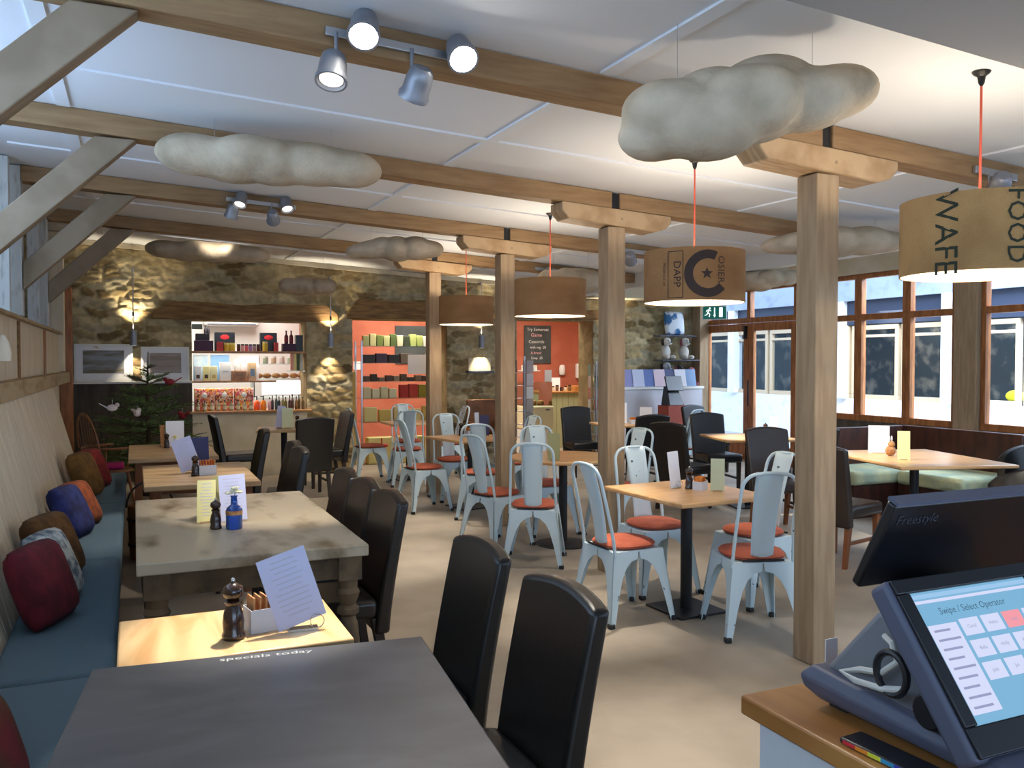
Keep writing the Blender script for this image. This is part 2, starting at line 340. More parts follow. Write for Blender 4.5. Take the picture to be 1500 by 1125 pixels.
# left side: outer wall, studs, boards, slanted bench back
st(obj('wall_left', B().bx(-1.6, -1.45, 6.2, YB, 0, 3.3), K['stone'], smooth=0))
st(obj('wall_left_outer_sill', B().bx(-1.6, -1.45, -4, 6.2, 0, 1.9), K['stone'], smooth=0))
st(obj('wall_left_lower', B().bx(-.93, -.82, -1, 11.6, 0, 1.30), K['board'], smooth=0))
def boards(name, pts, y0, y1, m, step=.13):
    b = B(); y = y0
    while y < y1-.01:
        e = min(y+step-.006, y1); b.prism(pts, 'y', y, e); y += step
    return st(obj(name, b, m, bev=.004, seg=1, smooth=0))
boards('wall_left_bench_back', [(-.50,.40),(-.475,.40),(-.715,1.30),(-.745,1.30)], .6, 9.28, K['board'])
st(obj('trim_cap_rail', B().bx(-.82, -.70, -1, 11.55, 1.30, 1.42), K['rail'], bev=.008, smooth=0))
st(obj('wall_left_upper_boards', B().bx(-.85, -.80, -1, 11.55, 1.42, 1.86), K['board'], smooth=0))
st(obj('trim_ledge', B().bx(-.88, -.755, -1, 11.55, 1.86, 1.885), K['rail'], bev=.004, smooth=0))
for i, (y, d) in enumerate(zip([1.3]+BY, ['out by the counter','footing the nearest brace','footing the second brace','nearest in view, footing the third brace','second one in view, nearer the picture shelf'])):
    if i == 0: continue
    b = B().bx(-.90, -.757, y-.07, y+.07, 1.89, zc(-.757, y)-.006)
    tag(obj('timber_stud', b, K['whitewood'], bev=.006), 'whitewashed upright timber stud above the bench wall, '+d, 'post')
for y, d in ((7.05,'beside the nearest broad stud'),(9.15,'beside the second broad stud')):
    tag(obj('narrow_stud', B().bx(-.90, -.80, y-.04, y+.04, 1.89, zc(-.757, y)-.006), K['whitewood'], bev=.005), 'narrow whitewashed stud above the bench wall, '+d, 'post')
tag(obj('corner_post', B().bx(-.82, -.68, 11.62, 11.78, 0, 2.45), K['brownframe'], bev=.008), 'orange-brown corner post where the bench wall meets the stone wall', 'post')
tag(obj('end_board', B().bx(-.90, -.745, 11.3, 11.5, 1.43, zc(-.8, 11.4)-.01), K['board'], bev=.005), 'wide pale end board at the far end of the bench wall', 'board')
# diagonal braces
for y, lab in zip(BY, ['nearest diagonal timber brace running out of frame at top left','second diagonal timber brace, rising to the beam with the long felt cloud','third diagonal timber brace, rising to the beam with the small spotlight bar','farthest and thinnest-looking diagonal timber brace, nearest the stone wall']):
    z1 = zc(.03, y)-.126; x0, x1 = -.752, -.03; s = z1-(x1-x0)*.93
    poly = [(x0, s-.09),(x1+.06, z1),(x1-.16, z1),(x0, s+.115)]
    tag(obj('timber_brace', B().prism(poly, 'y', y-.055, y+.055), K['greyoak'], bev=.006), lab, 'brace')
# beams, posts and bolsters
def rbox(x0, x1, y0, y1, zb, zt): # box that follows the ceiling slope, offsets from the ceiling
    z = zc
    return B().hexa([(x0,y0,z(x0,y0)+zb),(x1,y0,z(x1,y0)+zb),(x1,y1,z(x1,y1)+zb),(x0,y1,z(x0,y1)+zb),(x0,y0,z(x0,y0)+zt),(x1,y0,z(x1,y0)+zt),(x1,y1,z(x1,y1)+zt),(x0,y1,z(x0,y1)+zt)])
BN = ['nearest ceiling beam, carrying the large lit spotlight bar','second ceiling beam from the camera, behind the long felt cloud','third ceiling beam from the camera, carrying the small spotlight bar','farthest ceiling beam, just in front of the stone wall']
PN = ['nearest and tallest-looking square oak post on the right','second square oak post from the camera','third square oak post from the camera, behind the white chairs','farthest square oak post, in front of the gift shop doorway']
XP = 3.21
for i, y in enumerate(BY):
    t = T('ceiling_beam', 'long oak '+BN[i], 'beam', (0,0,0))
    obj('beam_timber', rbox(-.755, 3.17, y-.075, y+.075, -.122, -.002), K['beam'], t, bev=.006)
    obj('beam_timber', rbox(3.235, 5.915, y-.075, y+.075, -.117, -.002), K['beam'], t, bev=.006)
    obj('joint_shadow_gap', rbox(3.175, 3.23, y-.06, y+.05, -.118, -.01), K['blackmetal'], t)  # dark block standing in for the shadow gap between the timbers
    p = T('oak_post', PN[i]+', with a shaped bolster', 'post', (XP, y, 0))
    zt = zc(XP, y)-.124
    obj('post_shaft', B().bx(-.073, .073, -.073, .073, 0, zt-.125), K['oakz'], p, bev=.007)
    L = .455; pr = [(-L,zt+.0),(-L,zt-.06),(-L+.055,zt-.115),(L-.14,zt-.13),(L-.05,zt-.10),(L,zt-.05),(L,zt)]
    pr = [(x, z-.055*x) for x, z in pr]
    obj('bolster', B().prism(pr, 'y', -.095, .095), K['oak'], p, bev=.008)
    obj('peg', B().cyl((.03,-.097,zt-.07),(.03,-.09,zt-.07),.009), K['oakz'], p)
# window wall on the right
def frame_piece(par, x0, x1, y0, y1, z0, z1, name='frame_member', m=None): return obj(name, B().bx(x0, x1, y0, y1, z0, z1), m or K['brownframe'], par, bev=.006)
st(obj('trim_bulkhead_window', B().bx(XW-.04, XW+.15, -4, YB, 2.70, 2.99), K['cream'], smooth=0))
st(obj('wall_right_under_windows', B().bx(XW, XW+.15, -4, 9.66, 0, .76), K['panel'], smooth=0))
st(obj('baseboard_right', B().bx(XW-.02, XW, 7.0, 9.66, 0, .12), K['brownframe'], smooth=0))
def win(n, y0, y1):
    t = bpy.data.objects.new(f'window_{n}', None); COL.objects.link(t); st(t)
    x0, x1 = XW, XW+.09
    for a, b2, c, d in ((y0,y1,.76,.84),(y0,y1,2.09,2.17),(y0,y1,2.64,2.70),(y0,y0+.06,.84,2.09),(y1-.06,y1,.84,2.09),(y0,y0+.06,2.17,2.64),(y1-.06,y1,2.17,2.64)):
        frame_piece(t, x0, x1, a, b2, c, d)
    obj('pane', B().bx(x0+.04, x0+.046, y0+.06, y1-.06, .84, 2.09), K['pane'], t, smooth=0)
    obj('pane', B().bx(x0+.04, x0+.046, y0+.06, y1-.06, 2.17, 2.64), K['pane'], t, smooth=0)
for n, (a, b_) in enumerate(((8.53,9.66),(7.75,8.53),(7.04,7.75),(5.5,6.72),(4.2,5.5),(2.9,4.2),(1.6,2.9),(.3,1.6)), 1): win(n, a, b_)
tag(obj('window_post', B().bx(XW-.06, XW+.12, 6.73, 7.03, .0, 2.70), K['oakz'], bev=.008), 'broad oak post between the windows on the right', 'post')
tag(obj('window_corner_post', B().bx(XW-.2, XW-.02, 11.72, 11.93, 0, 2.53), K['oakz'], bev=.008), 'oak corner post between the puppet pillar and the glazed door', 'post')
st(obj('trim_jamb', B().bx(XW-.05, XW+.1, 11.86, 11.945, 0, 2.70), K['brownframe'], smooth=0))
d = bpy.data.objects.new('door_1', None); COL.objects.link(d); st(d)
for a, b2, c, e in ((9.68,11.85,2.15,2.23),(9.68,11.85,2.64,2.70),(9.68,9.74,2.23,2.64),(11.79,11.85,2.23,2.64),(10.70,10.78,2.23,2.64)): frame_piece(d, XW, XW+.09, a, b2, c, e)
obj('pane', B().bx(XW+.04, XW+.046, 9.74, 11.79, 2.23, 2.64), K['pane'], d, smooth=0)
for a, b2 in ((9.68,10.73),(10.745,11.85)):
    lf = obj('door_leaf', B().bx(XW, XW+.06, a, a+.11, 0, 2.14).bx(XW, XW+.06, b2-.11, b2, 0, 2.14).bx(XW, XW+.06, a+.11, b2-.11, 0, .26).bx(XW, XW+.06, a+.11, b2-.11, 2.02, 2.14), K['brownframe'], d, bev=.005)
    obj('pane', B().bx(XW+.025, XW+.031, a+.11, b2-.11, .26, 2.02), K['pane'], lf, smooth=0)
obj('door_handle', B().cyl((XW-.05,10.68,.85),(XW-.05,10.68,1.25),.012), K['blackmetal'], d)
obj('door_closer', B().bx(XW-.05, XW-.005, 10.76, 10.80, 1.9, 2.1), K['blackmetal'], d, bev=.004)
# low sill at the end left open for sky light behind the photographer
st(obj('wall_front_sill', B().bx(-1.6, 9, -4.1, -4, 0, .7), K['white'], smooth=0))
# courtyard and the shop opposite
st(obj('floor_courtyard', B().bx(9.0, 22, -6, 26, -.15, -.02), K['pave'], smooth=0))
XF = 12.2
st(obj('wall_courtyard_base', B().bx(XF, XF+.2, 2, 22, -.02, .86), K['render'], smooth=0))
st(obj('wall_courtyard_fascia', B().bx(XF-.02, XF+.2, 2, 22, 2.22, 2.66), K['fascia'], smooth=0))
st(obj('wall_courtyard_upper', B().bx(XF-.12, XF+.2, 2, 22, 2.66, 3.5), K['upperwall'], smooth=0))
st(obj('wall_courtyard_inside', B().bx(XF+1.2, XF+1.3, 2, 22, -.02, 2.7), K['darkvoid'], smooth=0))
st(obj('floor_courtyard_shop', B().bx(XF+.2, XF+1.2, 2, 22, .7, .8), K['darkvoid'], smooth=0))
st(obj('wall_courtyard_end', B().bx(9.2, XF, 21.5, 21.7, -.02, 3.5), K['render'], smooth=0))
n = 9
for y in (5.0, 9.72, 12.05, 15.2, 17.6):
    st(obj(f'trim_pilaster_{n}', B().bx(XF-.12, XF+.1, y, y+.22, .86, 2.66), K['render'], smooth=0)); n += 1
yy = 5.3
for k in range(13):
    if any(abs(yy+.55-y-.1) < .5 for y in (9.72, 12.05)): pass
    t = bpy.data.objects.new(f'window_{9+k}', None); COL.objects.link(t); st(t); y0, y1 = yy, yy+1.05
    for a, b2, c, e in ((y0,y1,.86,.94),(y0,y1,2.12,2.2),(y0,y0+.07,.94,2.12),(y1-.07,y1,.94,2.12),(y0+.07,y1-.07,1.98,2.03)): frame_piece(t, XF, XF+.08, a, b2, c, e, m=K['tanframe'])
    obj('pane', B().bx(XF+.04, XF+.046, y0+.07, y1-.07, .94, 1.98), K['pane'], t, smooth=0)
    yy += 1.12
for k, (y, z, w, h) in enumerate(((10.3,1.42,.16,.16),(10.05,1.45,.1,.2),(10.3,1.22,.2,.16),(10.02,1.22,.12,.14),(10.28,1.03,.22,.13),(10.2,.86,.08,.12))):
    tag(obj('display_card', B().box((XF+1.194, y*1.055, z), (.01, w*1.05, h*1.05)), K['card']), ORD[k].split(' from')[0].replace('leftmost','first')+' pale card on display in the shop window across the courtyard', 'card', 'cards in the window across the courtyard')
tag(obj('yellow_bag', B().sph((XF+.4,9.0,1.0),.16,(.5,1,.6)), flat('lemon',236,222,40)), 'bright yellow bundle in the shop window across the courtyard', 'bag')
lamp('AREA', (XF+.7, 11, 2.5), 90, (1, .9, .75), .6, to=(XF+.9, 11, 0), sy=8)                # unseen warm light added to reveal the shop across the courtyard
for y0, y1, m in ((7.38,7.50,'log'),(9.42,9.60,'brownframe')): st(obj('trim_stud_foot', B().bx(-.80, -.79, y0, y1, 1.425, 1.855), K[m], smooth=0))
# ------------------------------------------------------------------ metal cafe chairs (face +y)
def metal_chair():
    t = T('metal_cafe_chair', '', 'chair')
    H = .43; s = .175; sp = .055
    M = K['metal']
    b = B(); b.bx(-s, s, -s, s, H-.012, H)
    obj('seat', b, M, t, bev=.02, seg=2)
    for sx in (-1, 1):
        for sy in (-1, 1):
            b = B()
            prof = [(0,H-.002),(.172,H-.002),(.172,H-.05),(.13,H-.062),(.092,H-.10),(.068,H-.16),(.05,H-.26),(.034,.02),(.03,0),(0,0)]
            def P(a, z, off):                                         # two wings folded round the corner
                k = (H-z)/H*sp
                return k
            for wing in (0, 1):
                o = [[], []]
                for q, (w, z) in enumerate(prof):
                    k = (H-z)/H*sp
                    for j, th in enumerate((0, .005)):
                        c = s+k-th
                        p = (sx*(s+k-w), sy*c, z) if wing == 0 else (sx*c, sy*(s+k-w), z)
                        o[j].append(b.bm.verts.new(p))
                n = len(prof)
                b._f(o[0]); b._f(o[1][::-1])
                for i in range(n): b._f([o[0][i], o[0][(i+1)%n], o[1][(i+1)%n], o[1][i]])
            lg = obj('leg', b, M, t, smooth=25)
            k = sp
            obj('rubber_foot', B().bx(sx*(s+k)-.019, sx*(s+k)+.019, sy*(s+k)-.019, sy*(s+k)+.019, 0, .028).rot(Matrix.Translation((-sx*.012,-sy*.012,0))), K['rubber'], lg, bev=.006)
    y0 = -.165; zt = .945; ly = lambda z: y0-.115*(max(0,z-H)/(zt-H))**1.2
    hw = lambda z: .176-.018*(z-.40)/.46
    q = [(-hw(z), ly(z), z) for z in (.40,.5,.6,.7,.78,.85)]
    for k in range(1, 7):
        an = PI-k*PI/12; q.append((-.072+.086*math.cos(an), ly(.85+.086*math.sin(an)), .85+.086*math.sin(an)))
    q += [(x, ly(.941), .941) for x in (-.04, 0)]
    q += [(-x, y, z) for x, y, z in q[-2::-1]]
    obj('back_hoop', B().tube(q, .0105, 8), M, t, smooth=60)
    def sheet(u, v):
        z = H+.012+(zt-H-.012)*v; ww = .064+.016*v; a = (u-.5)*2
        return (a*ww, ly(z)+.016*a*a+.012*math.sin(v*PI), z)
    obj('back_splat', B().grid(sheet, 6, 12), M, t, solid=.005)
    b = B(); n = 28; ring = []
    for rr, z in ((.15,.0),(.172,.008),(.178,.022),(.165,.036),(.12,.043),(.001,.045)):
        ring.append([b.bm.verts.new((math.copysign(abs(math.cos(2*PI*i/n))**.75, math.cos(2*PI*i/n))*rr, math.copysign(abs(math.sin(2*PI*i/n))**.75, math.sin(2*PI*i/n))*rr+.005, H+.001+z)) for i in range(n)])
    b.skin(ring); c = obj('cushion', b, K['orangeseat'], t, smooth=60)
    c['label'] = 'orange wool seat pad'
    obj('tie', B().bx(-.12, .12, -.178, -.168, H+.004, H+.014), K['rubber'], c)
    return t
MC = metal_chair(); GC = 'pale blue metal cafe chairs'
spots = [(2.72,4.47,-88,'pale blue metal chair on the left side of the nearest square table'),
 (3.25,3.92,-18,'pale blue metal chair nearest the big oak post, back to the camera'),
 (3.23,4.90,178,'pale blue metal chair at the far side of the nearest square table'),
 (3.68,4.42,92,'pale blue metal chair half hidden behind the nearest oak post'),
 (2.82,5.93,-30,'pale blue metal chair backed to the camera at the round table, chipped splat'),
 (2.78,6.6,-72,'pale blue metal chair on the left side of the round-based table'),
 (3.42,6.93,176,'pale blue metal chair on the far side of the round-based table'),
 (3.92,6.5,104,'pale blue metal chair right of the round-based table, behind the second post'),
 (2.76,8.5,-84,'pale blue metal chair on the left of the third cafe table'),
 (3.16,7.86,-32,'pale blue metal chair at the near side of the third cafe table'),
 (3.28,9.02,180,'pale blue metal chair on the far side of the third cafe table'),
 (3.78,8.5,96,'pale blue metal chair on the right of the third cafe table'),
 (2.80,10.9,-90,'pale blue metal chair by the stone pillar, facing the farthest cafe table'),
 (3.13,10.32,-8,'pale blue metal chair at the near side of the farthest cafe table'),
 (3.45,11.35,178,'pale blue metal chair in the gift shop doorway behind the farthest post'),
 (3.83,10.8,90,'pale blue metal chair on the right of the farthest cafe table'),
 (6.35,9.05,20,'pale blue metal chair among the black chairs near the window corner')]
MC['label'] = spots[0][3]; MC['group'] = GC; MC.location = (*spots[0][:2], 0); MC.rotation_euler = (0,0,math.radians(spots[0][2]))
for x, y, rz, lab in spots[1:]: dup(MC, lab, (x, y, 0), rz)
# ------------------------------------------------------------------ leather dining chairs (face +y)
def leather_chair(lm, legm):
    t = T('leather_dining_chair', '', 'chair')
    obj('seat', B().hexa([(-.20,-.19,.37),(.20,-.19,.37),(.215,.23,.37),(-.215,.23,.37),(-.20,-.19,.465),(.20,-.19,.465),(.215,.23,.47),(-.215,.23,.47)]), lm, t, bev=.028, seg=3)
    def bp(u, v, side):
        z = .30+.60*v; a = (u-.5)*2; top = .028*(1-a*a)*max(0,(v-.7)/.3)**1.5
        yb = -.205-.10*v**1.3; th = .072-.016*v; w = .205+.012*v
        y = yb+(th/2 if side else -th/2)-.018*(1-a*a)*v
        return Vector((a*w, y, z+top))
    b = B(); nu, nv = 8, 10
    F = [[b.bm.verts.new(bp(i/nu, j/nv, 1)) for i in range(nu+1)] for j in range(nv+1)]
    G = [[b.bm.verts.new(bp(i/nu, j/nv, 0)) for i in range(nu+1)] for j in range(nv+1)]
    for j in range(nv):
        for i in range(nu): b._f([F[j][i],F[j][i+1],F[j+1][i+1],F[j+1][i]]); b._f([G[j][i+1],G[j][i],G[j+1][i],G[j+1][i+1]])
        b._f([F[j][0],F[j+1][0],G[j+1][0],G[j][0]]); b._f([F[j+1][nu],F[j][nu],G[j][nu],G[j+1][nu]])
    for i in range(nu): b._f([F[nv][i],F[nv][i+1],G[nv][i+1],G[nv][i]]); b._f([F[0][i+1],F[0][i],G[0][i],G[0][i+1]])
    obj('backrest', b, lm, t, bev=.016, seg=3, smooth=50)
    for sx in (-1, 1):
        obj('leg', B().hexa([(sx*.175-.016,.175,0),(sx*.175+.016,.175,0),(sx*.175+.016,.207,0),(sx*.175-.016,.207,0),(sx*.18-.022,.165,.375),(sx*.18+.022,.165,.375),(sx*.18+.022,.212,.375),(sx*.18-.022,.212,.375)]), legm, t, bev=.003)
        obj('leg', B().hexa([(sx*.175-.016,-.262,0),(sx*.175+.016,-.262,0),(sx*.175+.016,-.228,0),(sx*.175-.016,-.228,0),(sx*.17-.022,-.205,.375),(sx*.17+.022,-.205,.375),(sx*.17+.022,-.155,.375),(sx*.17-.022,-.155,.375)]), legm, t, bev=.003)
        obj('stretcher', B().bx(sx*.176-.009, sx*.176+.009, -.215, .185, .17, .195), legm, t)
    return t
LA = leather_chair(K['leather'], K['darkleg']); LB = leather_chair(K['leatherB'], K['brownleg']); GL = 'high-backed dark leather dining chairs'
K['leatherC'] = mat('espresso_leather', S(32,26,23), .30, bump=.06, sc=60, spec=.55); LC = leather_chair(K['leatherC'], K['darkleg'])
bl = [(LA,.80,2.13,91,'black leather chair nearest the camera, beside the black table'),
 (LA,.80,2.76,90,'black leather chair second from the camera, beside the plain pale table'),
 (LC,.82,3.98,91,'dark leather chair nearest the camera along the weathered farmhouse table'),
 (LC,.82,4.46,90,'dark leather chair in the middle of the three along the farmhouse table'),
 (LC,.82,4.93,89,'dark leather chair farthest of the three along the farmhouse table'),
 (LA,.80,6.3,92,'black leather chair at the near end of the second oak table'),
 (LC,.84,6.82,90,'dark leather chair at the far end of the second oak table'),
 (LC,.80,8.2,90,'brown-black leather chair beside the farthest bench table'),
 (LA,1.14,10.55,-86,'black leather chair left of the small table below the shop hatch'),
 (LA,1.83,9.9,4,'black leather chair with its back to us at the small table below the hatch'),
 (LA,2.15,10.62,96,'black leather chair between the hatch table and the stone pillar'),
 (LC,5.3,7.45,-72,'brown-black leather chair left of the rectangular table near the glazed door'),
 (LA,6.3,8.22,168,'black leather chair with blue sheen behind the table near the glazed door'),
 (LA,7.35,9.8,190,'black leather chair farthest right, close to the glazed door'),
 (LC,6.0,6.5,-14,'dark leather chair with its back to us at the table near the glazed door'),
 (LB,5.42,6.12,168,'brown leather chair at the far side of the big window table'),
 (LA,5.55,10.15,172,'black leather chair with blue sheen in front of the sage counter'),
 (LA,5.6,8.78,-6,'black leather chair backed to us in front of the magazine shelf'),
 (LB,5.02,5.0,-76,'brown leather chair with walnut legs just right of the nearest oak post')]
seen = set()
for src, x, y, rz, lab in bl:
    if src.name not in seen:
        seen.add(src.name); src.location = (x, y, 0); src.rotation_euler = (0,0,math.radians(rz)); src['label'] = lab; src['group'] = GL
    else: dup(src, lab, (x, y, 0), rz)
# tub chairs by the window table (face +y)
def tub(label, loc, rz):
    t = T('tub_chair', label, 'chair', loc, rz, 'curved black tub chairs by the big window table')
    obj('seat', B().bx(-.24, .24, -.2, .27, .24, .44), K['leather'], t, bev=.05, seg=3)
    b = B(); n = 18; out = []
    for i in range(n+1):
        a = PI*(1+i/n); c, s_ = math.cos(a), math.sin(a); h = .66+.14*max(0,-s_)**.7
        out.append([b.bm.verts.new(p) for p in ((c*.335,s_*.30-.0,.14),(c*.335,s_*.31,h-.02),(c*.315,s_*.29,h),(c*.275,s_*.25,h-.01),(c*.26,s_*.235,.42),(c*.26,s_*.235,.14))])
    m = 6
    for i in range(n):
        for j in range(m): b._f([out[i][j], out[i+1][j], out[i+1][(j+1)%m], out[i][(j+1)%m]])
    b._f(out[0]); b._f(out[-1][::-1])
    obj('curved_back', b, K['leather'], t, smooth=50)
    for sx in (-1, 1):
        for y in (-.17, .2): obj('leg', B().cyl((sx*.22,y,0),(sx*.21,y,.25),.015,.022,10), K['darkleg'], t)
    return t
tub('black tub chair with its curved back to us at bottom right, before the window table', (6.1,4.28,0), -8)
tub('black tub chair at the right end of the window table, blue window sheen', (7.37,5.06,0), 100)
# ------------------------------------------------------------------ tables
def pedestal(name, label, loc, rz, w, d, base='square', topm='tabletop', h=.745, rnd=False, bw=.4, th=.028):
    t = T(name, label, 'table', loc, rz)
    if rnd: b = B().lathe([(w-.008,h-th),(w,h-th+.008),(w,h-.008),(w-.008,h)], 48)
    else: b = B().bx(-w/2, w/2, -d/2, d/2, h-th, h)
    obj('tabletop', b, K[topm], t, bev=0 if rnd else .008)
    obj('column', B().cyl((0,0,.012),(0,0,h-th-.012),.036,n=20), K['blackmetal'], t)
    obj('top_plate', B().bx(-.14, .14, -.14, .14, h-th-.012, h-th), K['blackmetal'], t)
    if base == 'round': obj('foot_plate', B().lathe([(.235,0),(.24,.006),(.2,.016),(.06,.024)], 40), K['blackmetal'], t)
    else: obj('foot_plate', B().bx(-bw/2, bw/2, -bw/2, bw/2, 0, .014), K['blackmetal'], t, bev=.004)
    return t
pedestal('cafe_table', 'nearest square beech cafe table on a black column, with four blue chairs', (3.14,4.40,0), 3, .70, .80, bw=.36)
pedestal('cafe_table', 'beech cafe table on a round black foot behind the nearest square table', (3.32,6.42,0), 0, .45, 0, 'round', rnd=True, bw=.4)
pedestal('cafe_table', 'third beech cafe table, between the third and farthest oak posts', (3.27,8.46,0), 12, .70, .72)
pedestal('cafe_table', 'farthest beech cafe table, before the gift shop doorway', (3.31,10.84,0), 0, .6, .66)
pedestal('cafe_table', 'pale table near the glazed door with a small condiment caddy', (6.0,7.3,0), -16, .80, .80)
pedestal('cafe_table', 'pale table between the sage counter and the magazine shelf', (5.85,9.47,0), -12, .85, .72)
pedestal('cafe_table', 'small plain table standing below the lit shop hatch', (1.64,10.45,0), -10, .62, .62, topm='oldtop')
bt = pedestal('window_table', 'big pale table beside the corner bench, by the right-hand windows', (5.98,5.16,0), -17, .98, 1.22, bw=.5)
def leg_table(name, label, x0, x1, y0, y1, h, m, legm, cx=.05, leg=.055, th=.035, apron=.08, turned=False):
    t = T(name, label, 'table', ((x0+x1)/2, (y0+y1)/2, 0)); w, d = (x1-x0)/2, (y1-y0)/2
    obj('tabletop', B().bx(-w, w, -d, d, h-th, h), m, t, bev=.006)
    a = cx+.02
    for nm, q in (('apron',(-w+a,w-a,-d+a,-d+a+.022)),('apron',(-w+a,w-a,d-a-.022,d-a)),('apron',(-w+a,-w+a+.022,-d+a,d-a)),('apron',(w-a-.022,w-a,-d+a,d-a))):
        obj(nm, B().bx(*q, h-th-apron, h-th), legm, t)
    for sx in (-1, 1):
        for sy in (-1, 1):
            c = (sx*(w-cx-leg/2), sy*(d-cx-leg/2), 0)
            if turned:
                b = B().bx(c[0]-.05, c[0]+.05, c[1]-.05, c[1]+.05, h-th-.105, h-th)
                b.lathe([(.026,0),(.03,.03),(.036,.05),(.03,.08),(.034,.14),(.046,.26),(.05,.33),(.044,.40),(.03,.44),(.048,.455),(.048,.475),(.032,.49),(.044,.52),(.052,.545),(.04,.565),(.046,h-th-.103)], 20, c)
                obj('leg', b, legm, t)
            else: obj('leg', B().bx(c[0]-leg/2, c[0]+leg/2, c[1]-leg/2, c[1]+leg/2, 0, h-th), legm, t, bev=.004)
    return t
leg_table('farmhouse_table', 'weathered grey-brown farmhouse table with turned legs beside the blue bench', 0, .92, 3.60, 5.27, .76, K['weather'], K['weatherleg'], cx=.03, leg=.09, th=.05, apron=.10, turned=True)
leg_table('pine_table', 'small pale pine table under a bright spotlight, behind the black table', -.05, .575, 2.42, 2.87, .75, K['palewood'], K['brownleg'], th=.03)
leg_table('oak_table', 'old oak table second along the bench, lit at its left end', .05, .77, 5.88, 7.08,   .75, K['oldtop'], K['brownleg'], apron=.03)
leg_table('oak_table', 'farthest old oak table along the bench, before the spruce tree', -.05, .65, 7.58, 8.87, .75, K['oldtop'], K['brownleg'], apron=.03)
t = leg_table('black_table', 'black table filling the bottom left foreground, chalk writing along its far edge', -.42, .42, -.46, .46, .78, K['blacktop'], K['blackmetal'], th=.03, cx=.12)
t.location = (.265, 1.86, 0); t.rotation_euler = (0,0,math.radians(-6))
tb = text_bm('specials today', .042); 
for f in (1,): mapped(tb, lambda x, y: Vector((x+.0, .425+y*.75, .7812)))
obj('chalk_writing', tb, K['chalk'], t, smooth=0)
# ------------------------------------------------------------------ long blue bench and its cushions
t = T('bench', 'long fitted bench with blue seat pads along the left wall', 'bench', (0,0,0))
obj('bench_front', B().bx(-.50, -.12, .6, 9.26, 0, .33), K['benchwood'], t, bev=.006)
ys = [.6, 1.9, 3.32, 5.25, 7.30, 9.28]
for a, c in zip(ys[:-1], ys[1:]): obj('seat_pad', B().bx(-.476, -.075, a+.006, c-.006, .335, .45), K['bench'], t, bev=.03, seg=3)
def pillow(label, x, y, rz, lean, m, w=.36, h=.34, th=.13, name='cushion', z=.45, roll=0):
    b = B(); n = 12
    F = []
    for side in (1, -1):
        g = []
        for j in range(n+1):
            r_ = []
            for i in range(n+1):
                u, v = i/n*2-1, j/n*2-1
                k = (1-u**4)**.5*(1-v**4)**.5
                cr = 1-.10*(u*v)**2; px = u*(1-.04*(1-v*v))*cr; pz = v*(1-.04*(1-u*u))*cr
                r_.append(b.bm.verts.new((px*w/2, side*k*th/2, pz*h/2)))
            g.append(r_)
        for j in range(n):
            for i in range(n): b._f([g[j][i], g[j][i+1], g[j+1][i+1], g[j+1][i]])
        F.append(g)
    bmesh.ops.remove_doubles(b.bm, verts=b.bm.verts[:], dist=.0006)
    M = Matrix.Rotation(math.radians(rz),4,'Z')@Matrix.Rotation(math.radians(lean),4,'X')@Matrix.Rotation(math.radians(roll),4,'Y')
    b.rot(M); lo = min(v.co.z for v in b.bm.verts)
    o = obj(name, b, m, smooth=180, loc=(x, y, z-lo)); return tag(o, label, 'cushion', 'cushions along the blue bench')
mar = fab('maroon_velvet', S(78,14,28), S(104,22,38)); flo = fab('floral_linen', S(200,206,204), S(96,110,124), 22)
brn = fab('brown_fur', S(116,80,38), S(84,54,24)); blu = fab('indigo_cotton', S(44,54,118), S(30,36,82)); orn = fab('rust_cotton', S(166,84,40), S(128,60,30)); red = fab('red_wool', S(128,24,26), S(92,16,20)); ora = fab('ochre_weave', S(104,74,32), S(128,92,44))
pillow('maroon and brown cushion at the bottom left corner, on the near end of the bench', -.36, 2.36, 72, -18, fab('plum_weave', S(112,36,46), S(78,52,26), 5), .34, .3)
pillow('dark maroon velvet cushion leaning on the wall beside the farmhouse table', -.36, 4.06, 68, -20, mar, .37, .37, .14)
pillow('white and grey floral cushion squeezed behind the maroon one', -.35, 4.40, 70, -22, flo, .36, .36, .12)
pillow('brown furry cushion behind the floral cushion on the blue bench', -.38, 4.84, 66, -22, brn, .36, .37, .15)
pillow('indigo blue cushion halfway along the blue bench', -.37, 6.0, 70, -24, blu, .36, .36, .13)
pillow('rust orange cushion tucked behind the indigo cushion', -.34, 6.36, 68, -26, orn, .38, .34, .12)
pillow('ochre brown cushion near the far end of the blue bench', -.37, 7.75, 68, -22, ora, .36, .40, .14)
pillow('dark red cushion farthest along the blue bench', -.33, 8.2, 64, -22, red, .38, .38, .13)
# corner bench on the right
t = T('corner_bench', 'dark wooden corner bench with green-cream pads below the right-hand windows', 'bench', (0,0,0))
db = mat('mahogany_panel', S(84,46,34), .4, c2=S(62,34,26), sc=3, st=(4,4,1)); K['pad'] = fab('green_cream_pad', S(206,208,164), S(170,186,160), 5)
obj('back_panel', B().bx(7.74, 7.80, 5.45, 6.88, 0, .845), db, t, bev=.008)
obj('back_panel', B().bx(6.42, 7.735, 6.83, 6.88, 0, .845), db, t, bev=.008)
obj('bench_base', B().bx(7.02, 7.73, 5.5, 6.25, 0, .32), db, t); obj('bench_base', B().bx(6.45, 7.73, 6.27, 6.825, 0, .32), db, t)
obj('seat_pad', B().bx(6.95, 7.735, 5.46, 6.22, .325, .46), K['pad'], t, bev=.04, seg=3); obj('seat_pad', B().bx(6.43, 7.735, 6.235, 6.825, .325, .46), K['pad'], t, bev=.04, seg=3)
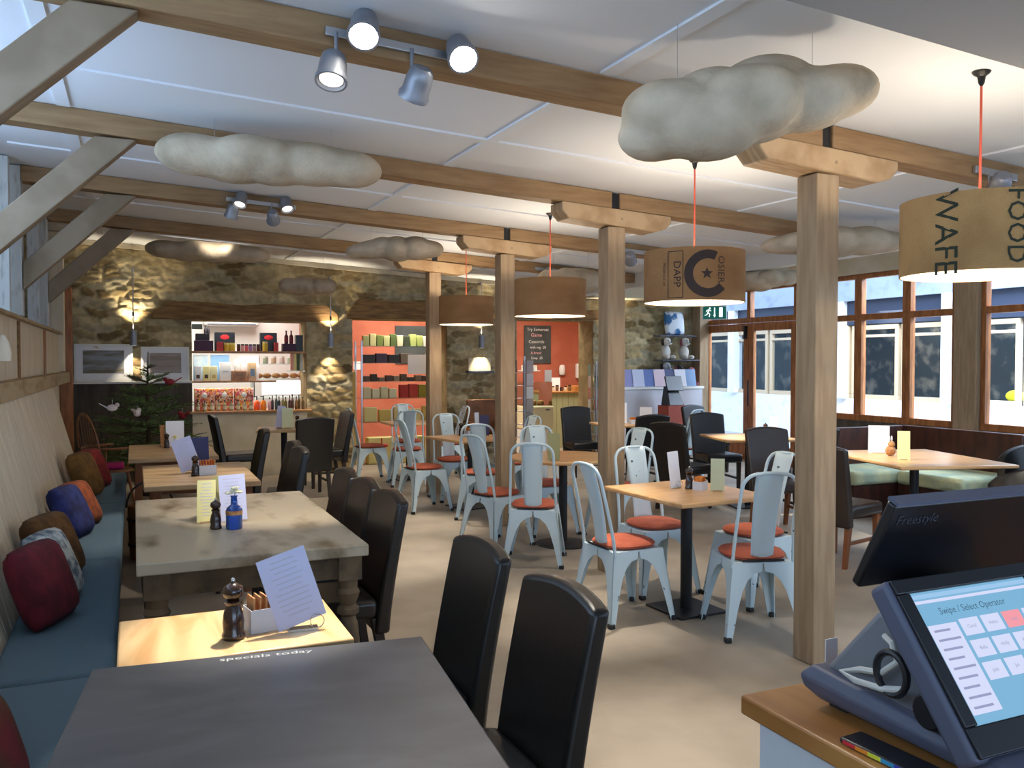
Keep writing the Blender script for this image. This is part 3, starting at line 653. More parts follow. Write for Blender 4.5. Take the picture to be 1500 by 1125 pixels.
# ------------------------------------------------------------------ things hanging from the ceiling
def cloud(label, c, sz, lobes, seed, rz=0, tilt=0):
    rr = random.Random(seed); b = B(); bmesh.ops.create_icosphere(b.bm, subdivisions=5, radius=1)
    L = [(Vector(l[:3]), l[3]) for l in lobes]
    for v in b.bm.verts:
        d = v.co.normalized(); r = .05
        for o, q in L:
            k = d.dot(o); disc = k*k-(o.length_squared-q*q)
            if disc > 0: r = max(r, k+math.sqrt(disc))
        v.co = d*r
    for _ in range(2): bmesh.ops.smooth_vert(b.bm, verts=b.bm.verts[:], factor=.5, use_axis_x=True, use_axis_y=True, use_axis_z=True)
    xs = [v.co for v in b.bm.verts]; ex = [max(abs(p[i]) for p in xs) for i in range(3)]
    M = Matrix.Rotation(math.radians(rz),4,'Z')@Matrix.Rotation(math.radians(tilt),4,'Y')
    for v in b.bm.verts:
        p = v.co; v.co = M@Vector((p.x/ex[0]*sz[0]/2, p.y/ex[1]*sz[1]/2, p.z/ex[2]*sz[2]/2))
    t = T('felt_cloud', label, 'decoration', c, 0, 'white felt clouds hanging from the ceiling')
    obj('felt_body', b, K['felt'], t, smooth=180)
    for s_ in (-.25, .25):
        x = M@Vector((s_*sz[0],0,0)); zt = (zc(c[0]+x.x, c[1]+x.y) if c[0]+x.x < 5.92 else 2.99)-c[2]
        obj('hanging_wire', B().cyl((x.x,x.y,x.z),(x.x,x.y,zt-.001),.0012,n=5), K['steel'], t)
LONG = [(0,0,0,.5),(-.45,.05,-.04,.48),(.45,0,.03,.47),(.86,0,.0,.42),(-.9,.0,.02,.46),(.2,.1,.06,.47),(-.25,-.1,.05,.46)]
BIG = [(.05,0,0,.42),(.2,.1,.2,.40),(.72,.02,.12,.31),(.45,-.05,.02,.36),(-.22,.05,.14,.34),(-.60,-.05,.0,.34),(-.66,.08,-.24,.30),(-.3,-.12,-.22,.40),(-.02,-.2,-.02,.40)]
RIB = [(0,0,0,.4),(.4,0,.03,.38),(.75,0,.0,.28),(-.3,0,.04,.34),(-.55,0,-.02,.30),(-.78,0,-.06,.26),(-.95,0,-.1,.2)]
cloud('largest knobbly felt cloud, hanging nearest the camera in front of the first beam', (2.10,2.59,2.50), (1.02,.5,.40), BIG, 1, -22, -4)
cloud('long smooth felt cloud hanging under the second beam at upper left', (.74,5.02,2.68), (1.30,.45,.27), LONG, 2, -18, 4)
cloud('flat felt cloud with a bright lit patch, before the stone wall on the left', (.80,10.19,2.775), (1.42,.5,.24), LONG, 3, -20, 3)
cloud('ribbed felt cloud between the third and farthest posts', (2.27,7.78,2.60), (.96,.4,.24), RIB, 4, -20, 0)
cloud('small shadowed felt cloud in front of the stone pillar by the hatch', (2.02,10.85,2.49), (.74,.4,.24), LONG, 5, -20, 0)
cloud('ribbed felt cloud behind the nearest oak post, right of it', (4.98,5.04,2.47), (1.16,.42,.24), RIB, 6, -26, 0)
cloud('felt cloud tucked behind the lettered lampshade with the star', (6.15,7.15,2.42), (.75,.4,.28), BIG, 7, -30, 0)
cloud('felt cloud behind the plain lampshade between the second and third posts', (4.25,8.05,2.40), (.72,.4,.28), LONG, 8, -25, 0)
# drum pendants
def pendant(label, x, y, zb, m, h=.305, r=.30, w=14):
    t = T('pendant_lamp', label, 'lamp', (x, y, 0), 0, 'sacking drum pendant lamps'); n = 64; ztop = zb+h
    b = B(); X, Y, Z0 = Vector((1,0,0)), Vector((0,1,0)), Vector((0,0,0))
    b.skin([b.ring(Vector((0,0,z)), q, X, Y, n) for q, z in ((r,zb),(r,ztop),(r-.003,ztop),(r-.003,zb))], closed=True)
    sh = obj('lamp_shade', b, m, t, smooth=60)
    b = B(); b.skin([b.ring(Vector((0,0,z)), q, X, Y, n) for q, z in ((r-.0035,zb+.002),(r-.0035,ztop-.002),(r-.006,ztop-.002),(r-.006,zb+.002))], closed=True)
    obj('shade_lining', b, K['lining'], sh, smooth=60)
    zt = zc(x, y)
    obj('flex', B().cyl((0,0,zb+.19),(0,0,zt-.03),.005,n=8), K['cord'], t)
    obj('ceiling_rose', B().lathe([(.004,zt-.06),(.012,zt-.045),(.016,zt-.02),(.032,zt-.008),(.036,zt-.001)], 20), K['blackmetal'], t)
    obj('bulb_holder', B().cyl((0,0,zb+.15),(0,0,zb+.20),.018), K['blackmetal'], t)
    obj('bulb', B().sph((0,0,zb+.115),.038,(1,1,1.15)), K['bulb'], t)
    b = B()
    for k in range(3): a = k*2*PI/3; b.cyl((0,0,ztop-.02),((r-.006)*math.cos(a),(r-.006)*math.sin(a),ztop-.02),.0025,n=6)
    b.cyl((0,0,ztop-.03),(0,0,ztop-.01),.02); obj('shade_spider', b, K['steel'], sh)
    lamp('POINT', (x, y, zb+.03), w*.36, WARM, .04)
    lamp('POINT', (x, y, zb+.24), w*1.25, WARM, .04)
    return sh
def wrap(b, r, a0, z0, rot=0):
    c, s_ = math.cos(rot), math.sin(rot)
    def fn(x, y):
        x, y = c*x-s_*y, s_*x+c*y; a = a0+x/r
        return Vector((r*math.cos(a), r*math.sin(a), z0+y))
    return mapped(b, fn)
def strip(b, x0, y0, x1, y1, w):                                      # a subdivided ink line
    n = max(1, int(math.hypot(x1-x0, y1-y0)/.02)); dx, dy = x1-x0, y1-y0; l = math.hypot(dx, dy); nx, ny = -dy/l*w/2, dx/l*w/2
    for i in range(n):
        a, c = i/n, (i+1)/n
        b.quad((x0+dx*a+nx,y0+dy*a+ny,0),(x0+dx*a-nx,y0+dy*a-ny,0),(x0+dx*c-nx,y0+dy*c-ny,0),(x0+dx*c+nx,y0+dy*c+ny,0))
    return b
s1 = pendant('nearest lampshade at right edge, worn sacking with green stencilled letters', 3.18, 2.44, 1.90, K['burlapD'])
s2 = pendant('lampshade stencilled with a ring, star and boxed letters, right of the second post', 3.10, 4.28, 1.90, K['burlap'])
s3 = pendant('plain lampshade between the third and second posts', 3.20, 6.43, 1.925, K['burlap'])
s4 = pendant('farthest plain lampshade, partly behind the third post', 3.35, 8.80, 1.95, K['burlap'])
RR = .3025
ac = math.atan2(-2.44, -3.18)                                          # towards the camera
obj('stencil', wrap(text_bm('WAFE', .125), RR, ac-.40, 2.05, -PI/2), K['inkG'], s1, smooth=0)
obj('stencil', wrap(text_bm('FOOD', .10), RR, ac+.42, 2.06, -PI/2), K['inkG'], s1, smooth=0)
ac = math.atan2(-4.28, -3.10)
obj('stencil', wrap(text_bm('DAPP', .062), RR, ac-.33, 2.05, -PI/2), K['ink'], s2, smooth=0)
b = B()
for q in ((-.045,-.145,.045,-.145),(.045,-.145,.045,.12),(.045,.12,-.045,.12),(-.045,.12,-.045,-.145)): strip(b, *q, .004)
obj('stencil_box', wrap(b, RR, ac-.36, 2.06), K['ink'], s2, smooth=0)
b = B(); n = 40
for i in range(n):
    a, c = PI*.36+1.42*PI*i/n, PI*.36+1.42*PI*(i+1)/n
    b.quad(*[(q*math.cos(k), q*math.sin(k), 0) for q, k in ((.085,a),(.135,a),(.135,c),(.085,c))])
obj('stencil_ring', wrap(b, RR, ac+.26, 2.05), K['ink'], s2, smooth=0)
b = B(); P = [((.036 if i % 2 == 0 else .015)*math.sin(i*PI/5), (.036 if i % 2 == 0 else .015)*math.cos(i*PI/5), 0) for i in range(10)]
for i in range(10): b.quad((0,0,0), P[i], P[(i+1)%10])
obj('stencil_star', wrap(b, RR, ac+.24, 2.05), K['ink'], s2, smooth=0)
obj('stencil', wrap(text_bm('OSIER 8', .06), RR, ac+.52, 2.05, -PI/2), K['ink'], s2, smooth=0)
obj('stencil', wrap(text_bm('PRODUCE OF', .022), RR, ac-.60, 2.05, -PI/2), K['ink'], s2, smooth=0)
# spotlight bars
def head(par, x, y, z, to, lit, arm, energy=0, ang=42, sc=1.0):
    t = Vector(to)-Vector((x,y,z)); t.normalize(); u = t.orthogonal().normalized(); v = t.cross(u); c = Vector((x,y,z)); b = B()
    prof = [(-.10,.012),(-.098,.034),(-.085,.047),(-.05,.053),(.0,.055),(.012,.062),(.03,.062),(.03,.054),(.016,.05)]
    b.skin([b.ring(c+t*(a*sc), q*sc, u, v, 20) for a, q in prof], True)
    h = obj('spot_head', b, K['spot'], par, smooth=40)
    b = B(); b.skin([b.ring(c+t*(.018*sc), .046*sc, u, v, 18), b.ring(c+t*(.019*sc), .001, u, v, 18)], False); b.bm.faces.new(b.ring(c+t*(.0175*sc), .046*sc, u, v, 18))
    obj('lens', b, K['halo'] if lit else K['halo2'], h, smooth=0)
    obj('spot_arm', B().tube([arm, (arm[0],arm[1],(arm[2]+z)/2), c-t*(.085*sc)], .008*sc, 8), K['spot'], par)
    if energy: lamp('SPOT', tuple(c+t*.045), energy, HAL, .03, to=to, angle=ang, blend=.7)
t = T('spotlight_bar', 'spotlight bar with four heads, two glaring white, on the nearest beam', 'spotlight', (0,0,0), 0, 'ceiling spotlight fittings')
zb = lambda x: zc(x, 3.30)-.075
obj('mounting_bar', rbox(.68, 1.27, 3.282, 3.303, -.09, -.055), K['steel'], t, bev=.003)
head(t, .80, 3.17, zb(.8)-.02, (.35,1.9,1.0), True, (.80,3.28,zb(.8)), 50, 44)
head(t, 1.19, 3.17, zb(1.19)-.03, (1.05,1.1,.6), True, (1.19,3.28,zb(1.19)), 45, 44)
head(t, .70, 3.27, zb(.7)-.17, (.36,2.66,.75), False, (.72,3.28,zb(.7)), 260, 28)
head(t, 1.03, 3.27, zb(1.03)-.17, (.68,4.75,.76), False, (1.02,3.28,zb(1.03)), 150, 34)
t = T('spotlight_bar', 'small spotlight bar with four heads on the third beam', 'spotlight', (0,0,0), 0, 'ceiling spotlight fittings')
zb = lambda x: zc(x, 7.3)-.06
obj('mounting_bar', rbox(.70, 1.26, 7.312, 7.333, -.085, -.05), K['steel'], t, bev=.003)
head(t, .80, 7.22, zb(.8)-.04, (.25,6.3,.75), False, (.80,7.31,zb(.8)), 110, 36, .9)
head(t, 1.17, 7.22, zb(1.17)-.03, (1.5,5.7,0), False, (1.17,7.31,zb(1.17)), 90, 50, .9)
head(t, .74, 7.30, zb(.74)-.13, (.3,8.3,.75), False, (.76,7.31,zb(.74)), 30, 45, .9)
head(t, 1.07, 7.30, zb(1.07)-.13, (1.75,10.3,.7), False, (1.06,7.31,zb(1.07)), 40, 45, .9)
def single(label, x, y, zdrop, to, e, ang=50, nb=1):
    t = T('spotlight', label, 'spotlight', (0,0,0), 0, 'ceiling spotlight fittings'); z = zc(x, y)-.08
    obj('mounting_bar', rbox(x-.12, x+.22, y-.012, y+.010, -.10, -.06), K['steel'], t, bev=.003)
    for k in range(nb): head(t, x+.3*k, y-.06, z-zdrop, to, False, (x+.3*k, y, z), e/nb, ang)
single('single grey spotlight head beside the lettered lampshade, right of the second post', 4.50, 7.32, .10, (5.9,9.3,.75), 70)
single('pair of grey spotlight heads just above the plain lampshade', 4.60, 9.42, .07, (3.4,10.6,.6), 80, 60, 2)
single('grey spotlight head showing above the nearest lampshade', 4.36, 3.29, .10, (5.9,5.2,.75), 80, 50)
# unseen spots without fittings for floor and table pools, one added as rear fill
for (x, y, to, e, ang) in ((1.35,2.3,(2.0,2.8,0),190,36),(2.6,4.6,(2.5,4.5,0),150,36),(2.1,7.3,(1.9,6.5,0),200,36),(3.9,5.36,(3.4,5.1,.3),70,60),(1.6,9.2,(1.7,9.0,0),120,56),(5.2,9.3,(5.0,9.6,0),90,60),(5.3,7.33,(6.0,7.2,.7),330,32),(4.0,3.0,(3.9,2.7,0),30,50),(2.9,8.2,(2.4,7.7,0),190,36),(4.6,5.36,(5.9,5.2,.7),420,34)):
    lamp('SPOT', (x, y, zc(x, y)-.19), e, HAL, .04, to=to, angle=ang, blend=.8)
# up-and-down wall lamps
for x, d in ((0.0,'left of the lit shop hatch, between the two framed pictures'),(2.5,'on the stone pillar between the hatch and the gift shelves'),(4.75,'on the middle stone pillar above a small slate ledge'),(7.0,'on the right-hand stone pillar beside the puppets')):
    t = T('wall_lamp', 'slim grey up-and-down wall lamp '+d, 'lamp', (x, YB-.11, 0), 0, 'up-and-down wall lamps')
    obj('lamp_cylinder', B().lathe([(.036,1.745),(.042,1.75),(.042,1.93),(.036,1.935)], 20), K['spot'], t)
    obj('lens', B().lathe([(.030,1.7445),(.001,1.7440)], 18), K['halo2'], t)
    obj('rod', B().cyl((0,0,1.93),(0,0,2.72),.007,n=8), K['steel'], t)
    obj('rod_joint', B().cyl((0,0,2.12),(0,0,2.17),.013,n=10), K['blackmetal'], t)
    obj('wall_bracket', B().bx(-.012, .012, 0, .108, 2.69, 2.72), K['steel'], t)
    lamp('SPOT', (x, YB-.11, 1.72), 16 if x == 0 else 38, (1,.86,.64), .02, to=(x, YB-.02, .9), angle=78, blend=.7)
    lamp('SPOT', (x, YB-.11, 1.96), 44, (1,.84,.58), .02, to=(x, YB-.03, 2.7), angle=95, blend=.8)
lamp('SPOT', (.9, 9.62, zc(.9,9.6)-.10), 14, HAL, .03, to=(.85, 10.12, 2.85), angle=60, blend=.6)   # head on the last beam, facing the flat cloud
# ------------------------------------------------------------------ things on the tables
def face(x, y, off=0): return math.degrees(math.atan2(-y, -x))+90+off   # turn local -y towards the camera
def card(label, x, y, z, w, h, off=0, lean=8, m='card', roll=0, clip=False, prnt=False, cat='menu', name='menu_card'):
    t = T(name, label, cat, (x, y, z), face(x, y, off)); M = Matrix.Rotation(math.radians(-lean),4,'X')@Matrix.Rotation(math.radians(roll),4,'Y')
    b = B().bx(-w/2, w/2, -.0015, .0015, 0, h).rot(M); lo = min(v.co.z for v in b.bm.verts)
    for v in b.bm.verts: v.co.z -= lo-.001
    obj('card_sheet', b, K[m], t, smooth=0)
    if prnt:
        b = B(); r = random.Random(len(label))
        for k in range(11):
            zz = h*(.90-.075*k); ww = w*r.uniform(.2,.36)
            b.quad((-ww,-.0019,zz),(ww,-.0019,zz),(ww,-.0019,zz+.0035),(-ww,-.0019,zz+.0035))
        b.rot(M)
        for v in b.bm.verts: v.co.z -= lo-.001
        obj('print', b, K['print'], t, smooth=0)
    b = B().bx(-w*.3, w*.3, -.014, .02, 0, .007)
    if clip: b.tube([(w*.28+.02*math.cos(a*PI/8), -.012, .026+.02*math.sin(a*PI/8)) for a in range(16)], .0016, 6, True)
    obj('card_holder', b, K['chrome' if clip else 'oak'], t)
    return t
def mill(label, x, y, z, s=1.0, group='dark wooden pepper mills'):
    t = T('pepper_mill', label, 'pepper mill', (x, y, z), 0, group)
    P = lambda pr: [(r*s, h*s) for r, h in pr]
    obj('mill_body', B().lathe(P([(.028,0),(.03,.004),(.03,.012),(.026,.02),(.028,.045),(.024,.07),(.017,.088),(.022,.094),(.022,.099),(.016,.103)]), 24), K['mill'], t, smooth=50)
    obj('mill_head', B().lathe(P([(.014,.1032),(.024,.112),(.027,.124),(.024,.136),(.012,.144),(.006,.147)]), 24), K['mill'], t, smooth=60)
    obj('finial', B().lathe(P([(.004,.1472),(.006,.152),(.005,.157),(.001,.160)]), 12), K['chrome'], t, smooth=60)
def caddy(label, x, y, z, rz=0, m='sachet', s=1.0):
    t = T('condiment_caddy', label, 'caddy', (x, y, z), rz, 'white condiment caddies'); w, d, h = .05*s, .035*s, .06*s
    b = B().bx(-w, w, -d, d, 0, .004)
    for q in ((-w,w,-d,-d+.003),(-w,w,d-.003,d),(-w,-w+.003,-d+.003,d-.003),(w-.003,w,-d+.003,d-.003)): b.bx(*q, .004, h)
    obj('caddy_box', b, K['caddy'], t, smooth=0)
    r = random.Random(5)
    for k in range(6):
        xx = -w+.012+k*(2*w-.024)/5
        obj('sachet', B().box((xx, r.uniform(-.004,.004), .008+.042*s), (.005, 2*d-.016, .08*s), Matrix.Rotation(r.uniform(-.06,.06),3,'Y')), K[m], t, smooth=0)
def flower(b, c, n, r, dz, rr):
    for k in range(n):
        a = 2*PI*k/n+rr.uniform(-.2,.2); q = Vector((math.cos(a), math.sin(a), dz)).normalized()
        b.sph(Vector(c)+q*r*.7, r*.55, (1,1,.7), 10, 6)
def vase(label, x, y, z, m='blueglass', pm='petal', s=1.0):
    t = T('flower_vase', label, 'vase', (x, y, z)); P = lambda pr: [(r*s, h*s) for r, h in pr]
    obj('bottle', B().lathe(P([(.034,0),(.038,.004),(.038,.085),(.034,.10),(.016,.115),(.014,.15),(.017,.153),(.017,.158),(.012,.158)]), 24), K[m], t, smooth=50)
    if m == 'blueglass': obj('label_band', B().lathe(P([(.0383,.068),(.0387,.068),(.0387,.088),(.0383,.088)]), 24), K['brownpk'], t)
    obj('stem', B().tube([(0,0,.1*s),(.004,0,.17*s)], .002, 6), K['stem'], t)
    b = B(); rr = random.Random(3)
    for c in ((0,0,.175),(-.022,.006,.165),(.02,-.006,.17),(.002,-.012,.19)): flower(b, Vector(c)*s, 5, .017*s, .4, rr)
    obj('blossom', b, K[pm], t, smooth=180)
ZT = .7605
vase('cobalt blue bottle vase holding cream flowers on the farmhouse table', .425, 4.19, ZT)
mill('dark pepper mill beside the blue bottle on the farmhouse table', .345, 4.22, ZT, .92)
card('yellow menu card standing behind the pepper mill on the farmhouse table', .315, 4.40, ZT, .088, .205, 12, 4, 'cardY', 2, prnt=True)
card('lilac menu card standing behind the blue bottle on the farmhouse table', .445, 4.38, ZT, .125, .225, -8, 6, 'cardB', -4, prnt=True)
card('narrow olive menu card edge-on between the yellow and lilac cards', .375, 4.46, ZT, .085, .215, 66, 3, 'cardG')
mill('dark pepper mill silhouetted at the centre of the pale pine table', .255, 2.56, .7505, 1.1)
caddy('white caddy of brown sugar sachets on the pale pine table', .355, 2.62, .7505, 10, 'brownpk', 1.15)
card('tall tilted white menu in a ring clip on the pale pine table', .452, 2.555, .7505, .145, .215, 6, 10, 'cardB', -17, True, True)
card('tilted lilac menu card on the second oak bench table', .37, 6.50, .7505, .14, .235, 4, 8, 'cardB', -18, prnt=True)
card('navy back of a menu card behind the tilted lilac one', .435, 6.64, .7505, .14, .235, -20, 8, 'cardN', -4)
mill('dark pepper mill in front of the tilted menu on the second oak table', .385, 6.33, .7505, .95)
caddy('white caddy of orange sachets on the second oak table', .465, 6.36, .7505, 5, 'sachet', 1.15)
card('bright white menu card on the farthest bench table', .345, 8.54, .7505, .16, .24, 0, 5, 'card')
card('thin brown menu edge just left of the bright white one', .245, 8.60, .7505, .12, .2, 70, 3, 'brownpk')
vase('tiny white vase of yellow flowers before the bright white menu', .335, 8.36, .7505, 'caddy', 'petalY', .6)
mill('dark pepper mill left of the bright white menu on the farthest bench table', .27, 8.46, .7505, .9)
ZC = .7455
card('white menu card at the left of the condiments on the nearest square table', 3.13, 4.50, ZC, .085, .23, 40, 6, 'card', -3, True)
mill('dark pepper mill on the nearest square cafe table', 3.195, 4.45, ZC, .9)
caddy('white caddy of orange sachets on the nearest square cafe table', 3.235, 4.39, ZC, 30, 'sachet', .9)
card('sage green menu card right of the orange sachets on the nearest square table', 3.29, 4.29, ZC, .085, .20, 10, 4, 'cardS', 1)
card('olive menu card alone on the round-based cafe table', 3.10, 6.16, ZC, .10, .22, 10, 3, 'cardG')
mill('dark pepper mill at the left of the third cafe table', 3.22, 8.62, ZC, .95)
caddy('white caddy of orange sachets on the third cafe table', 3.31, 8.58, ZC, 10, 'sachet', .95)
card('white menu edge beside the navy menu on the third cafe table', 3.385, 8.55, ZC, .07, .25, 50, 4, 'card')
card('navy menu card on the third cafe table', 3.45, 8.52, ZC, .10, .22, 0, 4, 'cardN')
caddy('small caddy with orange sachets on the table near the glazed door', 6.17, 7.36, ZC, 0, 'sachet', .9)
mill('dark pepper mill on the table near the glazed door', 6.23, 7.30, ZC, .9)
card('bright white menu card on the table near the glazed door', 6.24, 7.18, ZC, .09, .21, -14, 4, 'card')
card('wide white menu card on the big window table', 5.94, 5.50, ZC, .17, .24, -4, 5, 'card')
card('narrow glowing cream menu card at the near side of the big window table', 5.72, 5.04, ZC, .095, .235, 6, 4, 'cardY')
t = T('rabbit_ornament', 'small brown rabbit-shaped ornament between the two menus on the window table', 'ornament', (5.86, 5.30, ZC))
obj('rabbit_body', B().sph((0,0,.045),.045,(1,.9,1)), K['brownpk'], t, smooth=180); obj('rabbit_head', B().sph((0,-.01,.10),.028), K['brownpk'], t, smooth=180)
for sx in (-1, 1): obj('ear', B().sph((sx*.013,0,.145),.028,(.3,.25,1),8,6), K['card'], t, smooth=180)
card('white menu card lit from behind on the table before the sage counter', 5.72, 9.42, ZC, .13, .27, 10, 3, 'card')
card('white open menu on the table before the magazine shelf', 6.14, 9.52, ZC, .16, .20, -6, 6, 'card')
caddy('caddy with orange sachets on the table before the sage counter', 5.87, 9.40, ZC, 0, 'sachet', .9)
card('lilac menu leaning on the small table below the hatch', 1.59, 10.50, ZC, .10, .26, -20, 6, 'cardB', 6)
card('pale sage menu on the small table below the hatch', 1.68, 10.44, ZC, .13, .24, 8, 4, 'cardS')
mill('dark pepper mill on the small table below the hatch', 1.80, 10.47, ZC, 1.0)
# ------------------------------------------------------------------ far left corner
tag(obj('picture_shelf', B().bx(-.70, .69, YB-.13, YB-.003, 1.265, 1.295), K['white'], bev=.004), 'white shelf along the stone wall carrying two framed pictures', 'shelf')
def picture(label, x, w, h, sky, land, far):
    t = T('framed_picture', label, 'picture', (x, YB-.052, 1.2965)); M = Matrix.Rotation(math.radians(-5),4,'X'); F = .03
    b = B()
    for q in ((-w/2,w/2,0,F),(-w/2,w/2,h-F,h),(-w/2,-w/2+F,F,h-F),(w/2-F,w/2,F,h-F)): b.bx(q[0],q[1],-.012,.006,q[2],q[3])
    obj('picture_frame', b.rot(M), K['white'], t, smooth=0)
    obj('mount', B().bx(-w/2+F, w/2-F, -.004, 0, F, h-F).rot(M), K['card'], t, smooth=0)
    m = mat('landscape', sky, .5, c2=land, sc=3, st=(.6,1,4), lo=.4, hi=.6, c3=far)
    obj('landscape_print', B().bx(-w/2+.10, w/2-.10, -.006, -.0045, .10, h-.08).rot(M), m, t, smooth=0)
picture('left framed picture, a moorland landscape under a grey sky', -.345, .67, .47, S(110,100,78), S(150,156,166), S(120,112,110))
picture('right framed picture, a pale pinkish hill landscape half behind the tree top', .375, .58, .44, S(168,156,152), S(142,124,110), S(160,160,172))
tag(obj('shelf_bowl', B().lathe([(.02,0),(.06,.03),(.062,.07),(.058,.07),(.05,.035),(.001,.012)],20), K['oak'], loc=(.035,YB-.068,1.2955)), 'small amber bowl on the shelf between the two pictures', 'bowl')
# spruce tree
def tree(label, x, y, h, w):
    t = T('spruce_tree', label, 'tree', (x, y, 0)); rr = random.Random(11)
    obj('pot', B().lathe([(.13,0),(.17,.26),(.18,.28),(.165,.28),(.15,.25)],24), K['darkleg'], t)
    obj('trunk', B().tube([(0,0,.2),(.01,0,.7),(.0,0,1.2),(.015,.0,h)], [.035,.028,.016,.004], 8), K['bark'], t)
    tw = B(); nd = B()
    def spray(p, d, L, rad):
        n = max(3, int(L/.018)); side = d.cross(Vector((0,0,1))); side.normalize(); upv = side.cross(d).normalized()
        pts = [p+d*(L*i/6)+Vector((0,0,-.10*L*(i/6)**2+.05*L*(i/6)**4)) for i in range(7)]
        tw.tube(pts, [rad*(1-i/8) for i in range(7)], 5)
        for i in range(n):
            f = i/n; q = p+d*(L*f)+Vector((0,0,-.10*L*f*f+.05*L*f**4))
            for k in range(5):
                a = rr.uniform(-.5, PI+.5); o = side*math.cos(a)+upv*math.sin(a)*.8+d*.7; o.normalize(); l = .034*(1-.3*f)*rr.uniform(.8,1.2)
                wv = o.cross(d).normalized()*.0022
                nd.quad(q-wv, q+wv, q+o*l+wv*.3, q+o*l-wv*.3)
    z = .30
    while z < h-.12:
        f = (z-.3)/(h-.3); L = w/2*(1-f)**.75*(1 if f < .75 else .8); nb = 9 if f < .7 else (6 if f < .85 else 3)
        a0 = rr.uniform(0, 6)
        for k in range(nb):
            a = a0+2*PI*k/nb+rr.uniform(-.25,.25); d = Vector((math.cos(a), math.sin(a), .10+.35*f)).normalized(); l = L*rr.uniform(.75,1.08)
            p = Vector((0,0,z+rr.uniform(-.03,.03))); spray(p, d, l, .008)
            if l > .2:
                for s_ in (-1, 1):
                    for fr in (.4,.6,.8): 
                        dd = (d+s_*Vector((-d.y,d.x,.1))*.8).normalized(); spray(p+d*(l*fr), dd, l*(.5-.3*(fr-.4)), .004)
        z += .085+.09*f
    spray(Vector((.01,0,h-.18)), Vector((.02,0,1)).normalized(), .18, .004)
    obj('twigs', tw, K['bark'], t); obj('needles', nd, K['grass'], t, smooth=0)
tree('dark green spruce tree in a pot before the panelled corner, hung with birds', .14, 10.74, 1.66, 1.42)
def bird(label, x, y, z, m, rz):
    t = T('bird_ornament', label, 'ornament', (x, y, z), rz, 'bird ornaments on the spruce tree')
    obj('bird_body', B().sph((0,0,0),.042,(1.3,.8,.9)), m, t, smooth=180); obj('bird_head', B().sph((.05,0,.03),.024), m, t, smooth=180)
    obj('tail', B().hexa([(-.05,-.012,-.005),(-.05,.012,-.005),(-.13,.02,.045),(-.13,-.02,.045),(-.05,-.012,.01),(-.05,.012,.01),(-.13,.02,.055),(-.13,-.02,.055)]), m, t)
    obj('hook', B().tube([(0,0,.035),(.002,0,.09)], .0015, 5), K['steel'], t)
wf, rf = flat('white_bird',240,226,226), flat('red_bird',150,30,40)
bird('white bird ornament with a pointing tail, left of the spruce tree', -.22, 10.28, 1.04, wf, 8)
bird('white and silver bird ornament hanging in the middle of the spruce tree', .03, 10.2, .98, wf, 70)
bird('red bird ornament high on the spruce tree, under the right-hand picture', .38, 10.6, 1.31, rf, 190)
bird('red bird ornament low on the right side of the spruce tree', .50, 10.35, .93, rf, 120)
# windsor armchair by the tree
t = T('windsor_armchair', 'old wooden spindle-back armchair between the bench end and the spruce tree', 'chair', (-.25, 9.74, 0), -60)
wd = mat('old_ash', S(142,92,50), .4, c2=S(112,68,34), sc=5)
obj('seat', B().lathe([(.2,.40),(.235,.415),(.235,.435),(.2,.44),(.001,.43)], 28), wd, t)
for sx in (-1, 1):
    for sy in (-1, 1): obj('leg', B().cyl((sx*.2,sy*.19,0),(sx*.13,sy*.13,.405),.014,.018,10), wd, t)
obj('arm_bow', B().tube([(.26*math.cos(a), .02-.25*math.sin(a) if False else .02+.26*math.sin(a), .66) for a in [PI*1.0+PI*k/14 for k in range(15)]]+[(.27,.2,.66)], .014, 8).tube([(-.26,.02,.66),(-.27,.2,.66)], .014, 8), wd, t)
obj('back_bow', B().tube([(.2*math.cos(a), -.20-.06*abs(math.sin(a)), .66+.36*math.sin(a)) for a in [PI*k/14 for k in range(15)]], .011, 8), wd, t)
for k in range(7):
    x = -.15+.05*k; z1 = .66+.36*math.sqrt(max(0,1-(x/.2)**2)); obj('spindle', B().cyl((x*.8,-.17,.435),(x,-.24,z1),.005,n=6), wd, t)
for s_ in (-1, 1): obj('arm_post', B().cyl((s_*.2,.08,.43),(s_*.265,.12,.655),.009,n=8), wd, t)
mag = fab('magenta_wool', S(190,40,120), S(160,26,96))
o = obj('seat_cushion', B().bx(-.15,.15,-.15,.15,.0,.05), mag, bev=.022, loc=(-.25,9.74,.4415)); tag(o, 'magenta cushion on the seat of the spindle-back armchair', 'cushion')
# bucket, patterned stool
t = T('log_bucket', 'banded wooden bucket with a pale rim beside the second oak table', 'bucket', (.105, 7.33, 0))
obj('bucket_body', B().lathe([(.15,0),(.165,.42),(.15,.42),(.14,.03),(.001,.03)], 28), wd, t)
for z in (.10, .30): obj('band', B().lathe([(.1555+z*.036,z),(.1585+z*.036,z),(.1592+z*.036,z+.02),(.1562+z*.036,z+.02)], 28), K['blackmetal'], t)
obj('handle', B().tube([(.17*math.cos(a), 0, .40+.2*math.sin(a)) for a in [PI*k/12 for k in range(13)]], .008, 8), K['blackmetal'], t)
t = T('upholstered_stool', 'low stool in red patterned kilim under the near end of the second oak table', 'stool', (.33, 6.08, 0))
obj('seat', B().bx(-.21,.21,-.15,.15,.36,.56), checks('kilim', [S(176,60,44), S(60,26,24), S(196,150,110), S(140,40,36), S(30,24,26)], 9), t, bev=.03, seg=3)
for sx in (-1,1):
    for sy in (-1,1): obj('leg', B().cyl((sx*.17,sy*.11,0),(sx*.17,sy*.11,.37),.018,n=10), K['darkleg'], t)

